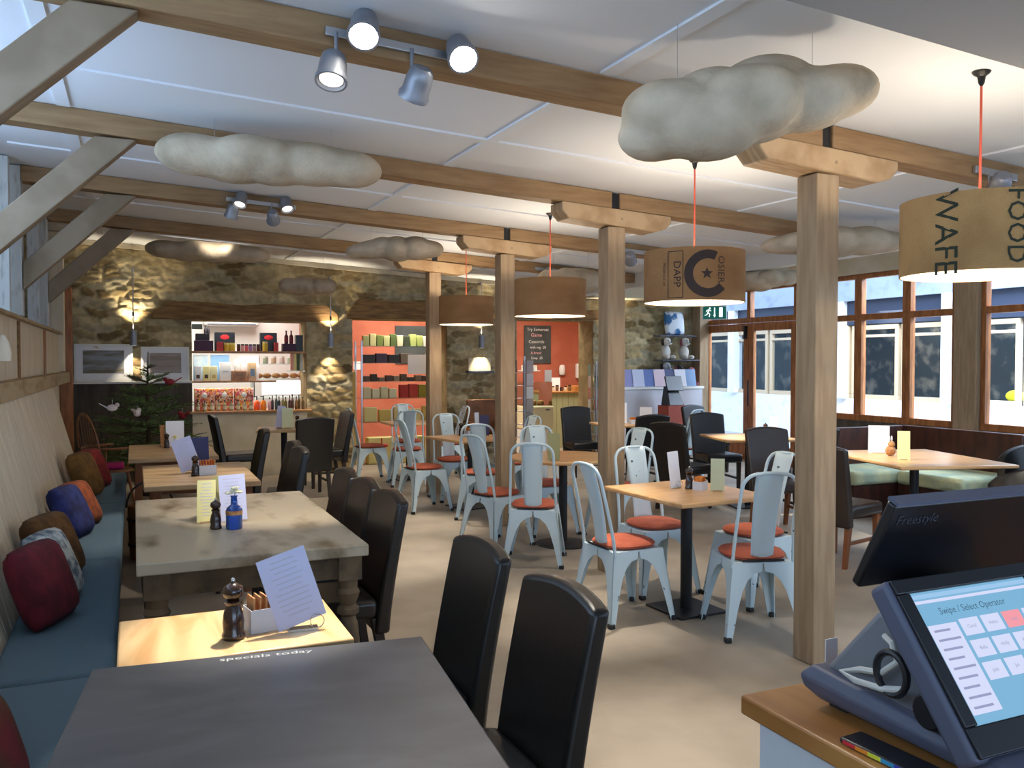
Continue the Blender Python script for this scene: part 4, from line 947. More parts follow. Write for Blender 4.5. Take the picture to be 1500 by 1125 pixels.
t = T('wall_light', 'small cream and brown wall light at the left edge, above the bench wall', 'lamp', (-.797, 6.14, 1.60))
obj('wall_light_base', B().bx(.0,.03,-.03,.03,-.10,-.03), K['brownleg'], t, bev=.005); obj('wall_light_shade', B().lathe([(.045,-.05),(.05,0),(.035,.07),(.015,.11),(.001,.115)], 20, (.052,0,0)), K['lining'], t, smooth=60)
# ------------------------------------------------------------------ the shop hatch
hx = lambda u: .72+(u-283)*.009
sill = tag(obj('hatch_sill', B().bx(.64, 2.24, YB-.09, YB+.5, .857, .885), K['worktop'], bev=.004), 'oak sill board along the bottom of the shop hatch', 'shelf')
tag(obj('hatch_shelf', B().bx(.702, 1.78, YB+.02, YB+.34, 1.262, 1.285), K['worktop'], bev=.003), 'middle oak shelf inside the shop hatch', 'shelf')
tag(obj('hatch_shelf', B().bx(.702, 2.188, YB+.02, YB+.34, 1.655, 1.685), K['worktop'], bev=.003), 'top oak shelf inside the shop hatch', 'shelf')
def box(name, label, u0, u1, z, h, d, y, m, cat='box', group=None, bev=.003):
    return tag(obj(name, B().bx(hx(u0), hx(u1), y, y+d, z+.0006, z+h), m, bev=bev), label, cat, group)
def bottle(label, u, z, h, r, gm, capm, y, group, lab=None, name='bottle', cat='bottle', sq=1.0):
    t = T(name, label, cat, (hx(u), y, z+.0006), 0, group)
    obj('glass', B().lathe([(r*.95,0),(r,.006),(r,h*.55),(r*.75,h*.64),(r*.36,h*.72),(r*.34,h*.88),(.001,h*.88)], 16), gm, t, smooth=50)
    obj('cap', B().lathe([(r*.40,h*.865),(r*.42,h),(.001,h)], 14), capm, t)
    if lab: obj('label_band', B().lathe([(r+.0004,h*.16),(r+.0012,h*.16),(r+.0012,h*.45),(r+.0004,h*.45)], 16), lab, t)
def jar(label, x, y, z, h, r, m, lid, group, name='jar', cat='jar'):
    t = T(name, label, cat, (x, y, z+.0006), 0, group)
    obj('jar_body', B().lathe([(r*.9,0),(r,.005),(r,h*.78),(.001,h*.78)], 14), m, t); obj('lid', B().lathe([(r*.94,h*.785),(r*.96,h),(.001,h)], 14), lid, t)
dk, pur, gold = flat('dark_card',34,28,38), flat('plum_card',70,36,66), flat('mustard',206,176,60)
Y1 = YB+.06; zt = 1.685
box('gift_box', 'dark plum gift box at the left end of the top hatch shelf, lower one', 285, 311, zt, .14, .16, Y1, pur)
box('gift_box', 'dark gift box stacked on the plum one at the left of the top hatch shelf', 287, 306, zt+.141, .09, .14, Y1+.01, dk)
bottle('dark bottle on the stacked gift boxes, left of its pair', 301, zt+.2315, .11, .022, dk, K['black'], Y1+.08, 'dark bottles on the stacked gift boxes')
bottle('dark bottle on the stacked gift boxes, right of its pair', 305, zt+.2315, .11, .018, dk, K['black'], Y1+.09, 'dark bottles on the stacked gift boxes')
for u0, u1, wh in ((314, 343, 'left'), (380, 405, 'right')):
    t = T('display_box', f'black display box with a red emblem on the {wh} of the top hatch shelf', 'box', (0,0,0))
    obj('box_body', B().bx(hx(u0), hx(u1), Y1+.12, Y1+.22, zt+.0006, zt+.255), K['black'], t, bev=.003)
    obj('emblem', B().sph((hx((u0+u1)/2), Y1+.119, zt+.19), .055, (1.1,.05,.6), 14, 8), flat('emblem_red',206,40,48), t)
box('tea_tin', 'red and cream tin in front of the left black display box', 316, 325, zt, .12, .05, Y1, flat('red_tin',204,70,66), 'tin')
for k, (u, wh) in enumerate(((330,'before the left display box, left of two'),(338,'before the left display box, right of two'),(386,'before the right display box'))):
    jar('mustard yellow jar '+wh, hx(u), Y1+.04, zt, .11 if k < 2 else .13, .036, gold, flat('straw',220,200,120), 'mustard yellow jars on the top hatch shelf')
box('tea_tin', 'red tin in front of the right black display box', 399, 405, zt, .12, .05, Y1, flat('red_tin',204,70,66), 'tin')
cs = [flat('plum_jam',92,40,48), flat('rose_jar',226,170,170), flat('pink_jar',214,96,110), flat('lilac_jar',170,130,190), flat('mauve_jar',170,140,150), flat('plum_jam',92,40,48)]
for k in range(6): jar(f'small jam jar in the low row on the top hatch shelf, {ORD[k]}', hx(347.5+k*5.7), Y1+.05, zt, .095, .024, cs[k], K['black'], 'small jam jars on the top hatch shelf')
box('gift_box', 'dark box under the two red wine bottles on the top hatch shelf', 412, 431, zt, .105, .15, Y1, pur)
for u, wh in ((418, 'left'), (425.5, 'right')): bottle(f'red-tinted bottle on the dark box, {wh} one of two', u, zt+.106, .18, .027, flat('ruby',96,18,32), K['black'], Y1+.07, 'red-tinted bottles on the top hatch shelf', flat('ruby_label',130,30,44))
box('gift_box', 'tall black box at the right end of the top hatch shelf', 431.5, 442, zt, .225, .13, Y1, K['black'])
t = T('air_conditioner', 'white wall unit high on the wall inside the shop hatch', 'air conditioner', (0,0,0))
obj('unit_case', B().bx(1.00, 1.83, 14.02, 14.295, 2.10, 2.30), K['white'], t, bev=.03); obj('air_outlet', B().bx(1.05, 1.78, 14.015, 14.03, 2.12, 2.135), K['greyp'], t)
box('vent_panel', 'dark grey vent at the top left corner of the shop hatch', 284, 299, 1.985, .07, .03, YB+.44, flat('vent',74,84,78), 'vent')
# middle shelf
zm = 1.285; skyb = mat('sky_picture', S(120,180,226), .5, c2=S(214,232,240), sc=3)
box('picture_card', 'blue seaside picture at the left of the middle hatch shelf', 284.5, 305, zm, .35, .012, YB+.30, skyb, 'picture'); box('picture_card', 'plain blue picture right of the seaside one on the middle hatch shelf', 309, 336, zm, .35, .012, YB+.30, flat('cornflower',140,188,236), 'picture')
for k, (u0, u1, h, c, lb) in enumerate(((285,294,.20,(226,224,230),'pale lilac'),(296.5,305.5,.20,(236,226,160),'pale yellow'),(306.5,316.5,.20,(244,238,186),'cream yellow'),(320,336,.25,(250,250,246),'big plain white'))):
    t = T('packet', f'{lb} packet standing on the middle hatch shelf', 'packet', (0,0,0), 0, 'packets on the middle hatch shelf')
    obj('packet_body', B().bx(hx(u0), hx(u1), YB+.08, YB+.16, zm+.0006, zm+h), flat('pk%d'%k, *c), t, bev=.004)
    obj('emblem', B().box((hx((u0+u1)/2), YB+.079, zm+(.06 if k < 3 else .13)), (.045 if k < 3 else .08, .002, .05 if k < 3 else .01)), flat('pe%d'%k, *((80,60,50) if k < 2 else (214,190,120) if k == 2 else (190,190,186))), t, smooth=0)
t = T('drawer_chest', 'small honey-wood drawer box on the middle hatch shelf', 'box', (0,0,0))
obj('chest_body', B().bx(hx(337), hx(358.5), YB+.06, YB+.24, zm+.0006, zm+.135), K['worktop'], t, bev=.004); obj('drawer', B().bx(hx(338), hx(357), YB+.052, YB+.06, zm+.02, zm+.065).bx(hx(338), hx(357), YB+.052, YB+.06, zm+.072, zm+.12), K['worktop'], t, bev=.002)
jar('white lidded canister on top of the honey-wood drawer box', hx(346), YB+.14, zm+.135, .15, .045, K['white'], K['white'], None, 'canister', 'canister')
t = T('dispenser', 'pale wooden dispenser with a small window, right of the drawer box', 'dispenser', (0,0,0))
obj('dispenser_body', B().bx(hx(361), hx(372.5), YB+.08, YB+.2, zm+.0006, zm+.245), K['palewood'], t, bev=.004); obj('little_window', B().bx(hx(364), hx(370), YB+.076, YB+.08, zm+.06, zm+.16), K['mill'], t)
card('white poster with grey print leaning behind the dispenser in the hatch', hx(364), YB+.25, zm, .26, .34, 0, 3, 'card', cat='poster', name='poster')
# cake counter inside the kitchen
t = T('cake_counter', 'bright glass cake counter seen through the right half of the hatch', 'counter', (0,0,0))
obj('counter_body', B().bx(1.62, 2.42, 12.95, 13.45, 0, 1.02), K['white'], t, bev=.01)
for z in (1.28, 1.50): obj('glass_shelf', B().bx(1.62, 2.42, 12.98, 13.42, z, z+.012), K['shopglass'], t, smooth=0)
obj('glass_end', B().bx(1.61, 1.62, 12.97, 13.43, 1.02, 1.62).bx(2.42, 2.43, 12.97, 13.43, 1.02, 1.62), K['shopglass'], t, smooth=0)
obj('bright_tray', B().bx(1.72, 2.30, 12.9, 12.95, 1.06, 1.26), glow('overlit_tray_glow', (1,1,1,1), 1.6), t)  # white tray made to glow, imitating an overexposed surface
bread = mat('crust', S(206,150,90), .7, c2=S(166,104,56), sc=6)
for k in range(6): tag(obj('bread_roll', B().sph((0,0,0),.055,(1.2,1,.72),14,8), bread, smooth=180, loc=(1.69+.128*k, 13.10+.04*(k%2), 1.292+.0397)), f'golden bread roll on the cake counter seen through the hatch, {ORD[k]}', 'bread', 'bread rolls on the cake counter')
for k in range(6): jar(f'glass of treats on the upper cake counter shelf, {ORD[k]}', 1.68+.12*k, 13.15, 1.512, .11, .038, flat('treat%d'%(k%3), *((226,200,190),(170,176,150),(214,180,150))[k%3]), K['white'], 'glasses of treats on the upper cake counter shelf')
for k in range(4): tag(obj('striped_packet', B().bx(0,.035,0,.05,0,.24), flat('sp%d'%k, *((232,160,140),(240,226,150),(90,110,70),(240,240,226))[k]), bev=.003, loc=(2.0+.043*k, YB+.16, .0)), f'slim striped packet at the right of the hatch, {ORD[k]}', 'packet', 'slim packets at the right of the hatch').location.z = 1.418
tag(obj('hatch_bracket_shelf', B().bx(1.96, 2.188, YB+.1, YB+.3, 1.405, 1.4175), K['shopglass'], smooth=0), 'small glass ledge under the slim packets in the hatch', 'shelf')
# sill goods
zs = .885
candy = checks('candy_print', [S(226,130,70), S(236,206,170), S(214,84,96), S(120,70,50), S(240,170,60), S(226,150,160)], 55)
for k, (u0, u1) in enumerate(((284.5,311.5),(313,339),(341,367.5))):
    t = T('hamper_box', f'colourful dotted hamper box on the hatch sill, {ORD[k]} of three', 'box', (0,0,0), 0, 'dotted hamper boxes on the hatch sill')
    obj('box_body', B().bx(hx(u0), hx(u1), YB+.06, YB+.20, zs+.0006, zs+.30), candy, t, bev=.004)
    obj('medallion', B().sph((hx((u0+u1)/2), YB+.058, zs+.21), .036, (1,.1,1), 14, 8), flat('medal',226,222,214), t)
    for j in range(3): bottle(f'small dark-capped bottle before the {ORD[k]} hamper box, {ORD[j]}', u0+4+(u1-u0-8)*j/2, zs, .145, .024, flat('olive_glass',150,146,112), K['black'], YB+.01, 'small dark-capped bottles before the hamper boxes', flat('pale_label',220,216,190))
def pump(label, u, gm, h=.19):
    t = T('pump_bottle', label, 'bottle', (hx(u), YB+.06, zs+.0006), 0, 'pump bottles on the hatch sill')
    obj('glass', B().lathe([(.036,0),(.04,.008),(.04,h*.55),(.02,h*.66),(.014,h*.7),(.001,h*.7)], 18), gm, t, smooth=50); obj('pump_head', B().cyl((0,0,h*.7),(0,0,h),.009,n=10).box((-.018,0,h-.008),(.05,.014,.014)), K['black'], t)
pump('orange-red pump bottle on the hatch sill, left of two', 372.5, flat('tangerine',236,86,30,r=.25)); pump('orange pump bottle on the hatch sill, right of two', 382, flat('orange_soap',242,130,20,r=.25)); 
bc = [(206,160,170),(70,60,64),(60,76,76),(50,52,60),(150,140,90),(120,110,30),(86,50,36),(96,60,30),(120,84,30),(106,76,28),(110,86,40)]
for k, c in enumerate(bc): bottle(f'assorted oil or vinegar bottle at the right of the hatch sill, {ORD[k]}', 391+k*5.0, zs, .17+.05*((k*7)%5)/5, .020, flat('bt%d'%k, *c, r=.2), K['black'], YB+.05+.05*(k%2), 'assorted bottles at the right of the hatch sill')
# ------------------------------------------------------------------ gift shop doorway
def ux(u, y): # world x of column u at depth y (the photograph's own scale, worked out beforehand)
    return {12.3: lambda u: 2.92+(u-516)*.01062, 13.0: lambda u: 3.09+(u-516)*.01123, 15.1: lambda u: 3.59+(u-516)*.01305}[y](u)
t = T('chalkboard', 'plain chalkboard on the terracotta wall behind the gift shelves', 'chalkboard', (0,0,0))
obj('board', B().bx(ux(577,15.1), ux(625,15.1), 15.17, 15.195, 1.50, 2.20), K['chalkb'], t, bev=.004)
tag(obj('notice_card', B().box((3.68, 15.195, 1.47), (.13, .006, .15)), K['card'], smooth=0), 'white and blue notice card at the left of the gift shop doorway', 'notice').location = (0,0,0)
tag(obj('mustard_cabinet', B().bx(2.84, 3.02, 12.55, 12.95, 0, 1.40), flat('mustard_paint',200,170,92), bev=.006), 'mustard yellow cabinet side just inside the gift shop doorway', 'cabinet')
tag(obj('yellow_partition', B().bx(3.06, 3.20, 14.9, 14.94, 0, 2.3), flat('olive_yellow',176,160,52)), 'tall olive yellow panel on the wall behind the gift shelves', 'partition')
t = T('gift_shelves', 'glass and steel gift shelf unit in the doorway', 'shelf', (0,0,0))
GX0, GX1, GY0, GY1 = 3.16, 4.42, 12.75, 13.15
for x in (GX0, GX1):
    for y in (GY0, GY1): obj('steel_post', B().bx(x-.012, x+.012, y-.012, y+.012, 0, 1.86), K['steel'], t)
GZ = [.62, .98, 1.24, 1.52, 1.78]
for z in GZ: obj('glass_shelf', B().bx(GX0+.013, GX1-.013, GY0, GY1, z-.012, z), K['shopglass'], t, smooth=0)
gy = GY0+.14
gr = [(150,160,110),(206,206,150),(120,140,70),(196,200,140),(90,110,60),(226,222,190),(60,70,50),(180,196,120),(170,186,110),(236,232,226),(80,84,60)]
def row(n, z, kind, label, cat, group, cols, hs, ws, x0=GX0+.04, x1=GX1-.04, name=None, y=None):
    for k in range(n):
        w = (x1-x0)/n; x = x0+w*(k+.5); h = hs[k % len(hs)]; m = flat('g_%s_%d' % (kind, k % len(cols)), *cols[k % len(cols)])
        o = obj(name or kind, B().bx(-w*ws/2, w*ws/2, -.05, .05, 0, h), m, bev=.004, loc=(x, y or gy, z+.0006)); tag(o, f'{label}, {ORD[k]}', cat, group)
row(11, GZ[4], 'tin', 'green or cream tin on the top gift shelf', 'tin', 'tins on the top gift shelf', gr, (.16,.19,.17), .86)
row(6, GZ[3], 'box', 'dark box on the second gift shelf', 'box', 'dark boxes on the second gift shelf', [(40,32,40),(54,36,58),(36,32,36),(120,96,84),(50,60,56),(176,170,166)], (.13,.15), .88)
row(10, GZ[2], 'pot', 'small brown pottery piece on the third gift shelf', 'pot', 'brown pottery on the third gift shelf', [(92,66,52),(60,44,38),(120,92,74),(80,50,44),(150,120,100)], (.08,.11,.06,.09), .8)
row(4, GZ[1], 'carton', 'cream carton on the fourth gift shelf', 'carton', 'cream cartons on the fourth gift shelf', [(214,196,160),(222,206,176)], (.17,.14), .84, x1=3.74)
row(4, GZ[1], 'folder', 'red or olive folder on the fourth gift shelf', 'folder', 'coloured folders on the fourth gift shelf', [(176,40,36),(190,60,46),(150,130,40),(136,124,60)], (.20,.21), .92, x0=3.78)
row(5, GZ[0], 'hamper', 'straw hamper on the lowest gift shelf', 'hamper', 'straw hampers on the lowest gift shelf', [(222,206,150),(206,176,100),(212,190,140)], (.22,.18), .85)
for k in range(2):
    t = T('ribbon_hamper', f'cream hamper tied with a red bow on the floor of the gift shop, {("left","right")[k]} one', 'hamper', (3.40+.5*k, 12.62, 0), 0, 'red-bowed hampers on the gift shop floor')
    obj('hamper_body', B().bx(-.2,.2,-.1,.1,0,.40), flat('straw_box',216,200,130), t, bev=.01); obj('bow', B().sph((-.05,-.11,.28),.05,(1,.4,.5),10,6).sph((.05,-.11,.28),.05,(1,.4,.5),10,6).box((0,-.103,.2),(.02,.005,.38)), flat('bow_red',190,40,34), t)
tag(obj('paper_sign', B().box((0,0,0),(.46,.004,.30)), K['card'], smooth=0, loc=(4.10,12.70,1.50)), 'pale paper sheet hung on the gift shelf behind the farthest oak post', 'sign')
t = T('wall_ledge', 'small slate ledge on the middle stone pillar under its lamp', 'shelf', (4.75, YB, 0))
obj('ledge_board', B().bx(-.21,.21,-.10,-.003,1.375,1.405), K['greyp'], t, bev=.003); obj('ledge_picture', B().bx(-.19,.17,-.06,-.045,1.4055,1.60), K['cream'], t, bev=.003)
tag(obj('wooden_armchair', B().bx(-.24,.24,-.2,.2,.36,.46).bx(-.24,.24,.17,.22,.46,.98).bx(-.24,-.19,-.2,.17,0,.36).bx(.19,.24,-.2,.17,0,.36).bx(-.24,-.19,-.2,.17,.46,.66).bx(.19,.24,-.2,.17,.46,.66), wd, bev=.012, loc=(4.74,11.62,0)), 'reddish wooden armchair against the middle stone pillar', 'chair')
# ------------------------------------------------------------------ counter doorway
t = T('chalkboard', 'written menu chalkboard on the terracotta wall behind the counter', 'chalkboard', (0,0,0))
cx0, cx1 = 6.92, 7.34
t.location = (7.28, 15.17, 0)
obj('board', B().bx(-.29,.29,0,.025,1.50,2.25), K['chalkb'], t, bev=.005)
def wr(s, x, z, sz, m='chalk'): obj('chalk_writing', mapped(text_bm(s, sz), lambda a, b_: Vector((x+a, -.002, z+b_))), K[m], t, smooth=0)
wr('Try Somerset', 0, 2.17, .085); wr('Game', -.03, 2.06, .10, 'chalkP'); wr('Casserole', -.03, 1.93, .085); wr('with veg  £8', 0, 1.82, .07); wr('& bread', -.04, 1.71, .07, 'chalkP'); wr('Soup  £5', -.02, 1.61, .07)
YC = 13.6
t = T('serving_counter', 'sage green tongue-and-groove counter with an oak top in the doorway', 'counter', (0,0,0))
obj('counter_front', B().bx(6.60, 8.2, YC, YC+.5, 0, .975), K['sage'], t); obj('worktop', B().bx(6.57, 8.23, YC-.04, YC+.55, .976, 1.01), K['worktop'], t, bev=.004)
b = B()
for k in range(13): b.bx(6.67+.115*k, 6.676+.115*k, YC-.004, YC, .02, .96)
obj('groove', b, flat('sage_dark',140,142,108), t)
tag(obj('soap_dispenser', B().lathe([(.04,0),(.062,.02),(.066,.14),(.05,.2),(.001,.21)],18).rot(Matrix.Diagonal((1,.7,1,1))), K['white'], smooth=50, loc=(7.81,15.15,1.27)), 'white rounded soap dispenser on the terracotta wall', 'dispenser')
tag(obj('towel_dispenser', B().bx(-.15,.15,-.12,.0,0,.30), K['white'], bev=.03, seg=3, loc=(8.27,15.197,1.2)), 'white square paper towel dispenser on the terracotta wall', 'dispenser')
tag(obj('picture_card', B().box((6.98,YC+.3,1.172),(.28,.01,.24)), K['card'], smooth=0), 'white print with a dark figure propped on the oak counter top', 'picture').location.z = -.0415
for k in range(6): jar(f'small dark trinket on the oak counter top, {ORD[k]}', 6.80+.085*k, YC+.12, 1.01, .07+.02*(k%3), .03, flat('trinket%d'%(k%3), *((70,52,40),(214,206,190),(120,90,60))[k%3]), K['mill'], 'small trinkets on the oak counter top', 'trinket', 'ornament')
t = T('wooden_tray', 'shallow oak tray box at the right end of the counter top', 'tray', (0,0,0)); obj('tray_body', B().bx(7.30, 7.72, YC+.1, YC+.4, 1.0105, 1.10), K['worktop'], t, bev=.006)
t = T('cake_display', 'cream cake display fridge with a glass top left of the sage counter', 'fridge', (0,0,0))
obj('fridge_body', B().bx(5.88, 6.42, 12.75, 13.35, .42, .80), flat('cream_enamel',226,216,176), t, bev=.02); obj('fridge_base', B().bx(5.90, 6.36, 12.8, 13.3, 0, .415), K['white'], t, bev=.01)
obj('glass_hood', B().bx(5.90, 6.40, 12.78, 13.3, .81, 1.2), K['shopglass'], t, smooth=0); obj('badge', B().box((6.30,12.748,.74),(.07,.004,.025)), K['greyp'], t, smooth=0)
for k in range(3): tag(obj('cake', B().lathe([(.055,0),(.06,.03),(.05,.07),(.001,.085)],18), bread, smooth=50, loc=(6.02+.135*k,13.0,.8115)), f'golden cake inside the cream display fridge, {ORD[k]} of three', 'cake', 'cakes in the cream display fridge')
card('white price notice on top of the glass cake fridge', 6.36, 12.85, 1.2005, .12, .2, 0, 2, 'card', cat='notice', name='notice')
t = T('cake_stand', 'white cake stand with cups on the counter before the chalkboard', 'stand', (6.10, 13.05, 1.2005)); obj('stand_plate', B().lathe([(.09,0),(.02,.02),(.02,.16),(.19,.18),(.19,.19),(.001,.19)],24), K['white'], t)
for k in range(3): jar(f'white cup on the cake stand, {ORD[k]} of three', 6.00+.10*k, 13.05, 1.3905, .09 if k != 1 else .16, .042, K['white'], K['white'], 'white cups on the cake stand', 'cup', 'cup')
# greeting card stands
def spinner(label, x, y, h, w, cols, n):
    t = T('card_spinner', label, 'card rack', (x, y, 0)); obj('pole', B().cyl((0,0,.02),(0,0,h),.014), K['steel'], t); obj('foot', B().lathe([(.22,0),(.22,.012),(.03,.03)],24), K['blackmetal'], t)
    for k in range(n):
        z = .45+(h-.5)*k/n
        for s_ in range(3):
            a = s_*2*PI/3-1.3; c = (w*math.cos(a), w*math.sin(a), z+.09)
            cdo = obj('greeting_card', B().box((0,0,0),(.13,.006,.17), None).rot(Matrix.Translation(c)@Matrix.Rotation(a+PI/2,4,'Z')), flat('gc%d'%((k*3+s_) % len(cols)+10*len(cols)), *cols[(k*3+s_) % len(cols)]), t, smooth=0)
        obj('wire_ring', B().tube([((w-.012)*math.cos(a*PI/8), (w-.012)*math.sin(a*PI/8), z) for a in range(16)], .003, 5, True), K['steel'], t)
        for s_ in range(3): a = s_*2*PI/3-1.3; obj('wire_arm', B().cyl((0,0,z),((w-.012)*math.cos(a),(w-.012)*math.sin(a),z),.003,n=5), K['steel'], t)
spinner('greeting card spinner beside the third oak post, full of mauve and grey cards', 5.16, 11.2, 1.62, .12, [(176,160,154),(150,136,128),(196,180,172),(120,112,100),(206,200,190)], 6)
spinner('tall white card rack just left of the second oak post', 6.35, 11.2, 1.55, .11, [(236,240,236),(150,190,176),(240,226,220),(220,150,140)], 6)
# right-hand pillar: soft toys, cushion, shelf, magazines
tag(obj('white_shelf', B().bx(7.0, 8.58, YB-.40, YB-.003, 1.10, 1.14), K['white'], bev=.004), 'white shelf on the right-hand stone pillar below the soft toys', 'shelf')
tag(obj('white_cupboard', B().bx(7.02, 8.56, YB-.38, YB-.022, 0, 1.098), flat('pale_grey_paint',196,196,204), bev=.006), 'pale cupboard under the white shelf by the stone pillar', 'cupboard')
def toy(label, x, z, m, dm, s=1.0, y=YB-.16):
    t = T('soft_toy', label, 'toy', (x, y, z), 10, 'soft toys by the stone pillar')
    obj('toy_body', B().sph((0,0,.12*s),.10*s,(.85,.8,1.2)), m, t, smooth=180); obj('toy_head', B().sph((.0,-.03*s,.29*s),.075*s,(1,.95,.95)).sph((.0,-.10*s,.275*s),.035*s), m, t, smooth=180)
    for sx in (-1, 1):
        obj('ear', B().sph((sx*.07*s,-.01*s,.28*s),.05*s,(.4,.6,1.2),10,6), dm, t, smooth=180); obj('paw', B().sph((sx*.07*s,-.10*s,.04*s),.045*s,(.8,1.4,.8),10,6), m, t, smooth=180)
    obj('nose', B().sph((0,-.135*s,.285*s),.012*s), K['black'], t)
    for sx in (-1, 1): obj('eye', B().sph((sx*.03*s,-.097*s,.315*s),.009*s), K['black'], t)
gw, gd, gp = fab('white_plush', S(216,212,206)), fab('dark_plush', S(50,42,44)), fab('pink_plush', S(170,96,110))
tag(obj('toy_ledge', B().bx(7.85, 8.58, YB-.28, YB-.003, 1.555, 1.575), K['greyp'], bev=.003), 'thin dark ledge holding the upper soft toys', 'shelf')
toy('white puppy soft toy with dark ears on the upper ledge, left', 7.98, 1.5755, gw, gd, 1.0); toy('white soft toy on the upper ledge, partly behind the corner post', 8.34, 1.5755, gw, gp, 1.0)
toy('grey-white soft toy sitting on the white shelf', 7.97, 1.1405, fab('grey_plush', S(176,178,184)), gd, 1.1); toy('pink soft toy on the white shelf near the corner post', 8.47, 1.1405, gp, gd, .85)
toy('dark soft toy between the upper and lower pale toys', 8.24, 1.1405, gd, gp, .95, YB-.16)
tag(obj('print_cushion_ledge', B().bx(7.85, 8.58, YB-.2, YB-.003, 1.955, 1.975), K['greyp'], bev=.003), 'thin dark ledge under the horse-print cushion', 'shelf')
hp = mat('blue_horse_print', S(60,110,160), .9, c2=S(226,232,238), sc=5, lo=.44, hi=.5)
pillow('white cushion with blue animal print high on the stone pillar', 8.18, YB-.11, 6, -8, hp, .44, .42, .12, z=1.9755)
for k in range(7):
    tag(obj('magazine', B().box((0,0,0),(.21,.006,.28), Matrix.Rotation(math.radians(-12),3,'X')), flat('mag%d'%k, *((150,150,200),(200,204,226),(90,110,170),(214,190,200),(70,80,120),(226,226,236),(120,150,190))[k]), smooth=0, loc=(7.12+.20*(k%4), YB-.45-.03*(k//4), 1.2735 if k < 4 else 1.2735)), f'magazine standing at the front of the white shelf, {ORD[k]}', 'magazine', 'magazines at the white shelf')
for k in range(7): bpy.data.objects['magazine' if k == 0 else f'magazine.{k:03d}'].location = (7.12+.20*k, YB-.37-.012*(k%2), 1.2795)
t = T('card_terminal', 'black till with a small screen on a stand by the magazine shelf', 'till', (7.72, 11.2, 0), 0)
obj('stand', B().bx(-.18,.18,-.15,.15,0,.86), flat('red_cabinet',150,66,48), t, bev=.006); obj('till_body', B().hexa([(-.14,-.12,.861),(.14,-.12,.861),(.14,.12,.861),(-.14,.12,.861),(-.1,0,1.12),(.1,0,1.12),(.1,.11,1.16),(-.1,.11,1.16)]), K['black'], t, bev=.01)
obj('till_screen', B().box((0,-.03,1.20),(.30,.03,.24),Matrix.Rotation(math.radians(-20),3,'X')), K['blackgl'], t, bev=.006)

for z in (2.07, 1.650, 1.258): lamp('AREA', (1.22, YB+.05, z), 3.0, (1, .93, .82), 1.0, to=(1.22, YB+.16, z-.4), sy=.03)   # unseen strips of light added to brighten the hatch goods
# ------------------------------------------------------------------ exit sign
t = T('exit_sign', 'green emergency exit sign with running figure and down arrow over the glazed door', 'sign', (8.55, 11.25, 2.22), -40)
gn = mat('exit_green', S(0,84,70), .4, em=S(0,96,84), es=.35); wg = glow('exit_white', (.85,1,1,1), 1.3)
obj('sign_case', B().bx(-.19,.19,0,.03,0,.22), K['white'], t, bev=.004); obj('sign_face', B().bx(-.18,.18,-.003,-.0005,.01,.21), gn, t, smooth=0)
b = B(); 
for q in (((-.02,.075),(.02,.075),(0,.03)),): b.prism(q, 'y', -.006, -.0035)
b.bx(-.008,.008,-.006,-.0035,.075,.19); obj('down_arrow', b, wg, t, smooth=0)
obj('door_symbol', B().bx(.07,.125,-.006,-.0035,.04,.19), wg, t, smooth=0)
b = B(); b.sph((-.075,-.005,.178),.015,(1,.2,1),12,8)
for p, q, r in (((-.085,.16),(-.105,.11),.011),((-.105,.11),(-.075,.085),.008),((-.075,.085),(-.085,.04),.007),((-.105,.11),(-.125,.075),.008),((-.125,.075),(-.155,.07),.007),((-.085,.155),(-.055,.135),.006),((-.088,.155),(-.12,.15),.006),((-.12,.15),(-.13,.125),.006)):
    b.tube([(p[0],-.005,p[1]),(q[0],-.005,q[1])], r, 6)
for v in b.bm.verts: v.co.y = -.005+(v.co.y+.005)*.15
obj('running_figure', b, wg, t); obj('hanger', B().cyl((0,.015,.22),(0,.015,.768),.006,n=8), K['steel'], t)
# ------------------------------------------------------------------ till counter in the foreground
CZ = .93
t = T('till_counter', 'counter end with an oak worktop and grey-white side at bottom right', 'counter', (0,0,0))
obj('worktop', B().bx(1.025, 2.4, -.3, 1.265, CZ-.036, CZ), K['worktop'], t, bev=.005); obj('side_panel', B().bx(1.045, 2.38, -.28, 1.235, 0, CZ-.037), flat('grey_white_paint',206,210,214), t, bev=.003)
P = T('till', 'dark slate touchscreen till with a lit blue screen and a rear customer display', 'till', (1.11, .85, CZ), 0)
# local frame: x along the screen, y away from the staff side, z up
def loft(*rows):
    b = B(); b.skin([[b.bm.verts.new(p) for p in q] for q in rows]); return b
def rect(x0, x1, y0, y1, za, zb): return [(x0,y0,za),(x1,y0,za),(x1,y1,zb),(x0,y1,zb)]
obj('till_base', loft(rect(.012,.38,-.10,.315,.012,.012), rect(0,.39,-.12,.345,.022,.030), rect(-.004,.394,-.125,.352,.034,.050), rect(.004,.386,-.11,.325,.046,.074)), K['greyp'], P, bev=.005, seg=2)
obj('till_cowl', loft(rect(.02,.37,-.03,.315,.04,.068), rect(.026,.364,.10,.20,.19,.205)), mat('light_slate_plastic', S(120,122,128), .55), P, bev=.012, seg=3)
for x in (.03, .33):
    for y in (-.08, .27): obj('rubber_foot', B().bx(x, x+.04, y, y+.04, 0, .0125), K['rubber'], P)
A = math.radians(53); X0 = .008
def onscreen(x, s, d): return Vector((x, .0005+s*math.cos(A)-d*math.sin(A), .09+s*math.sin(A)+d*math.cos(A)))   # x across, s up the glass, d out of it
def slab3(x0, x1, s0, s1, d0, d1): return B().hexa([onscreen(x,s,d) for d in (d0,d1) for x,s in ((x0,s0),(x1,s0),(x1,s1),(x0,s1))])
SX0, SX1, SH = X0, X0+.267, .20; ws = SX1-SX0
obj('screen_housing', slab3(SX0-.034, SX1+.034, -.05, SH+.03, -.045, -.002), K['greyp'], P, bev=.010, seg=3)
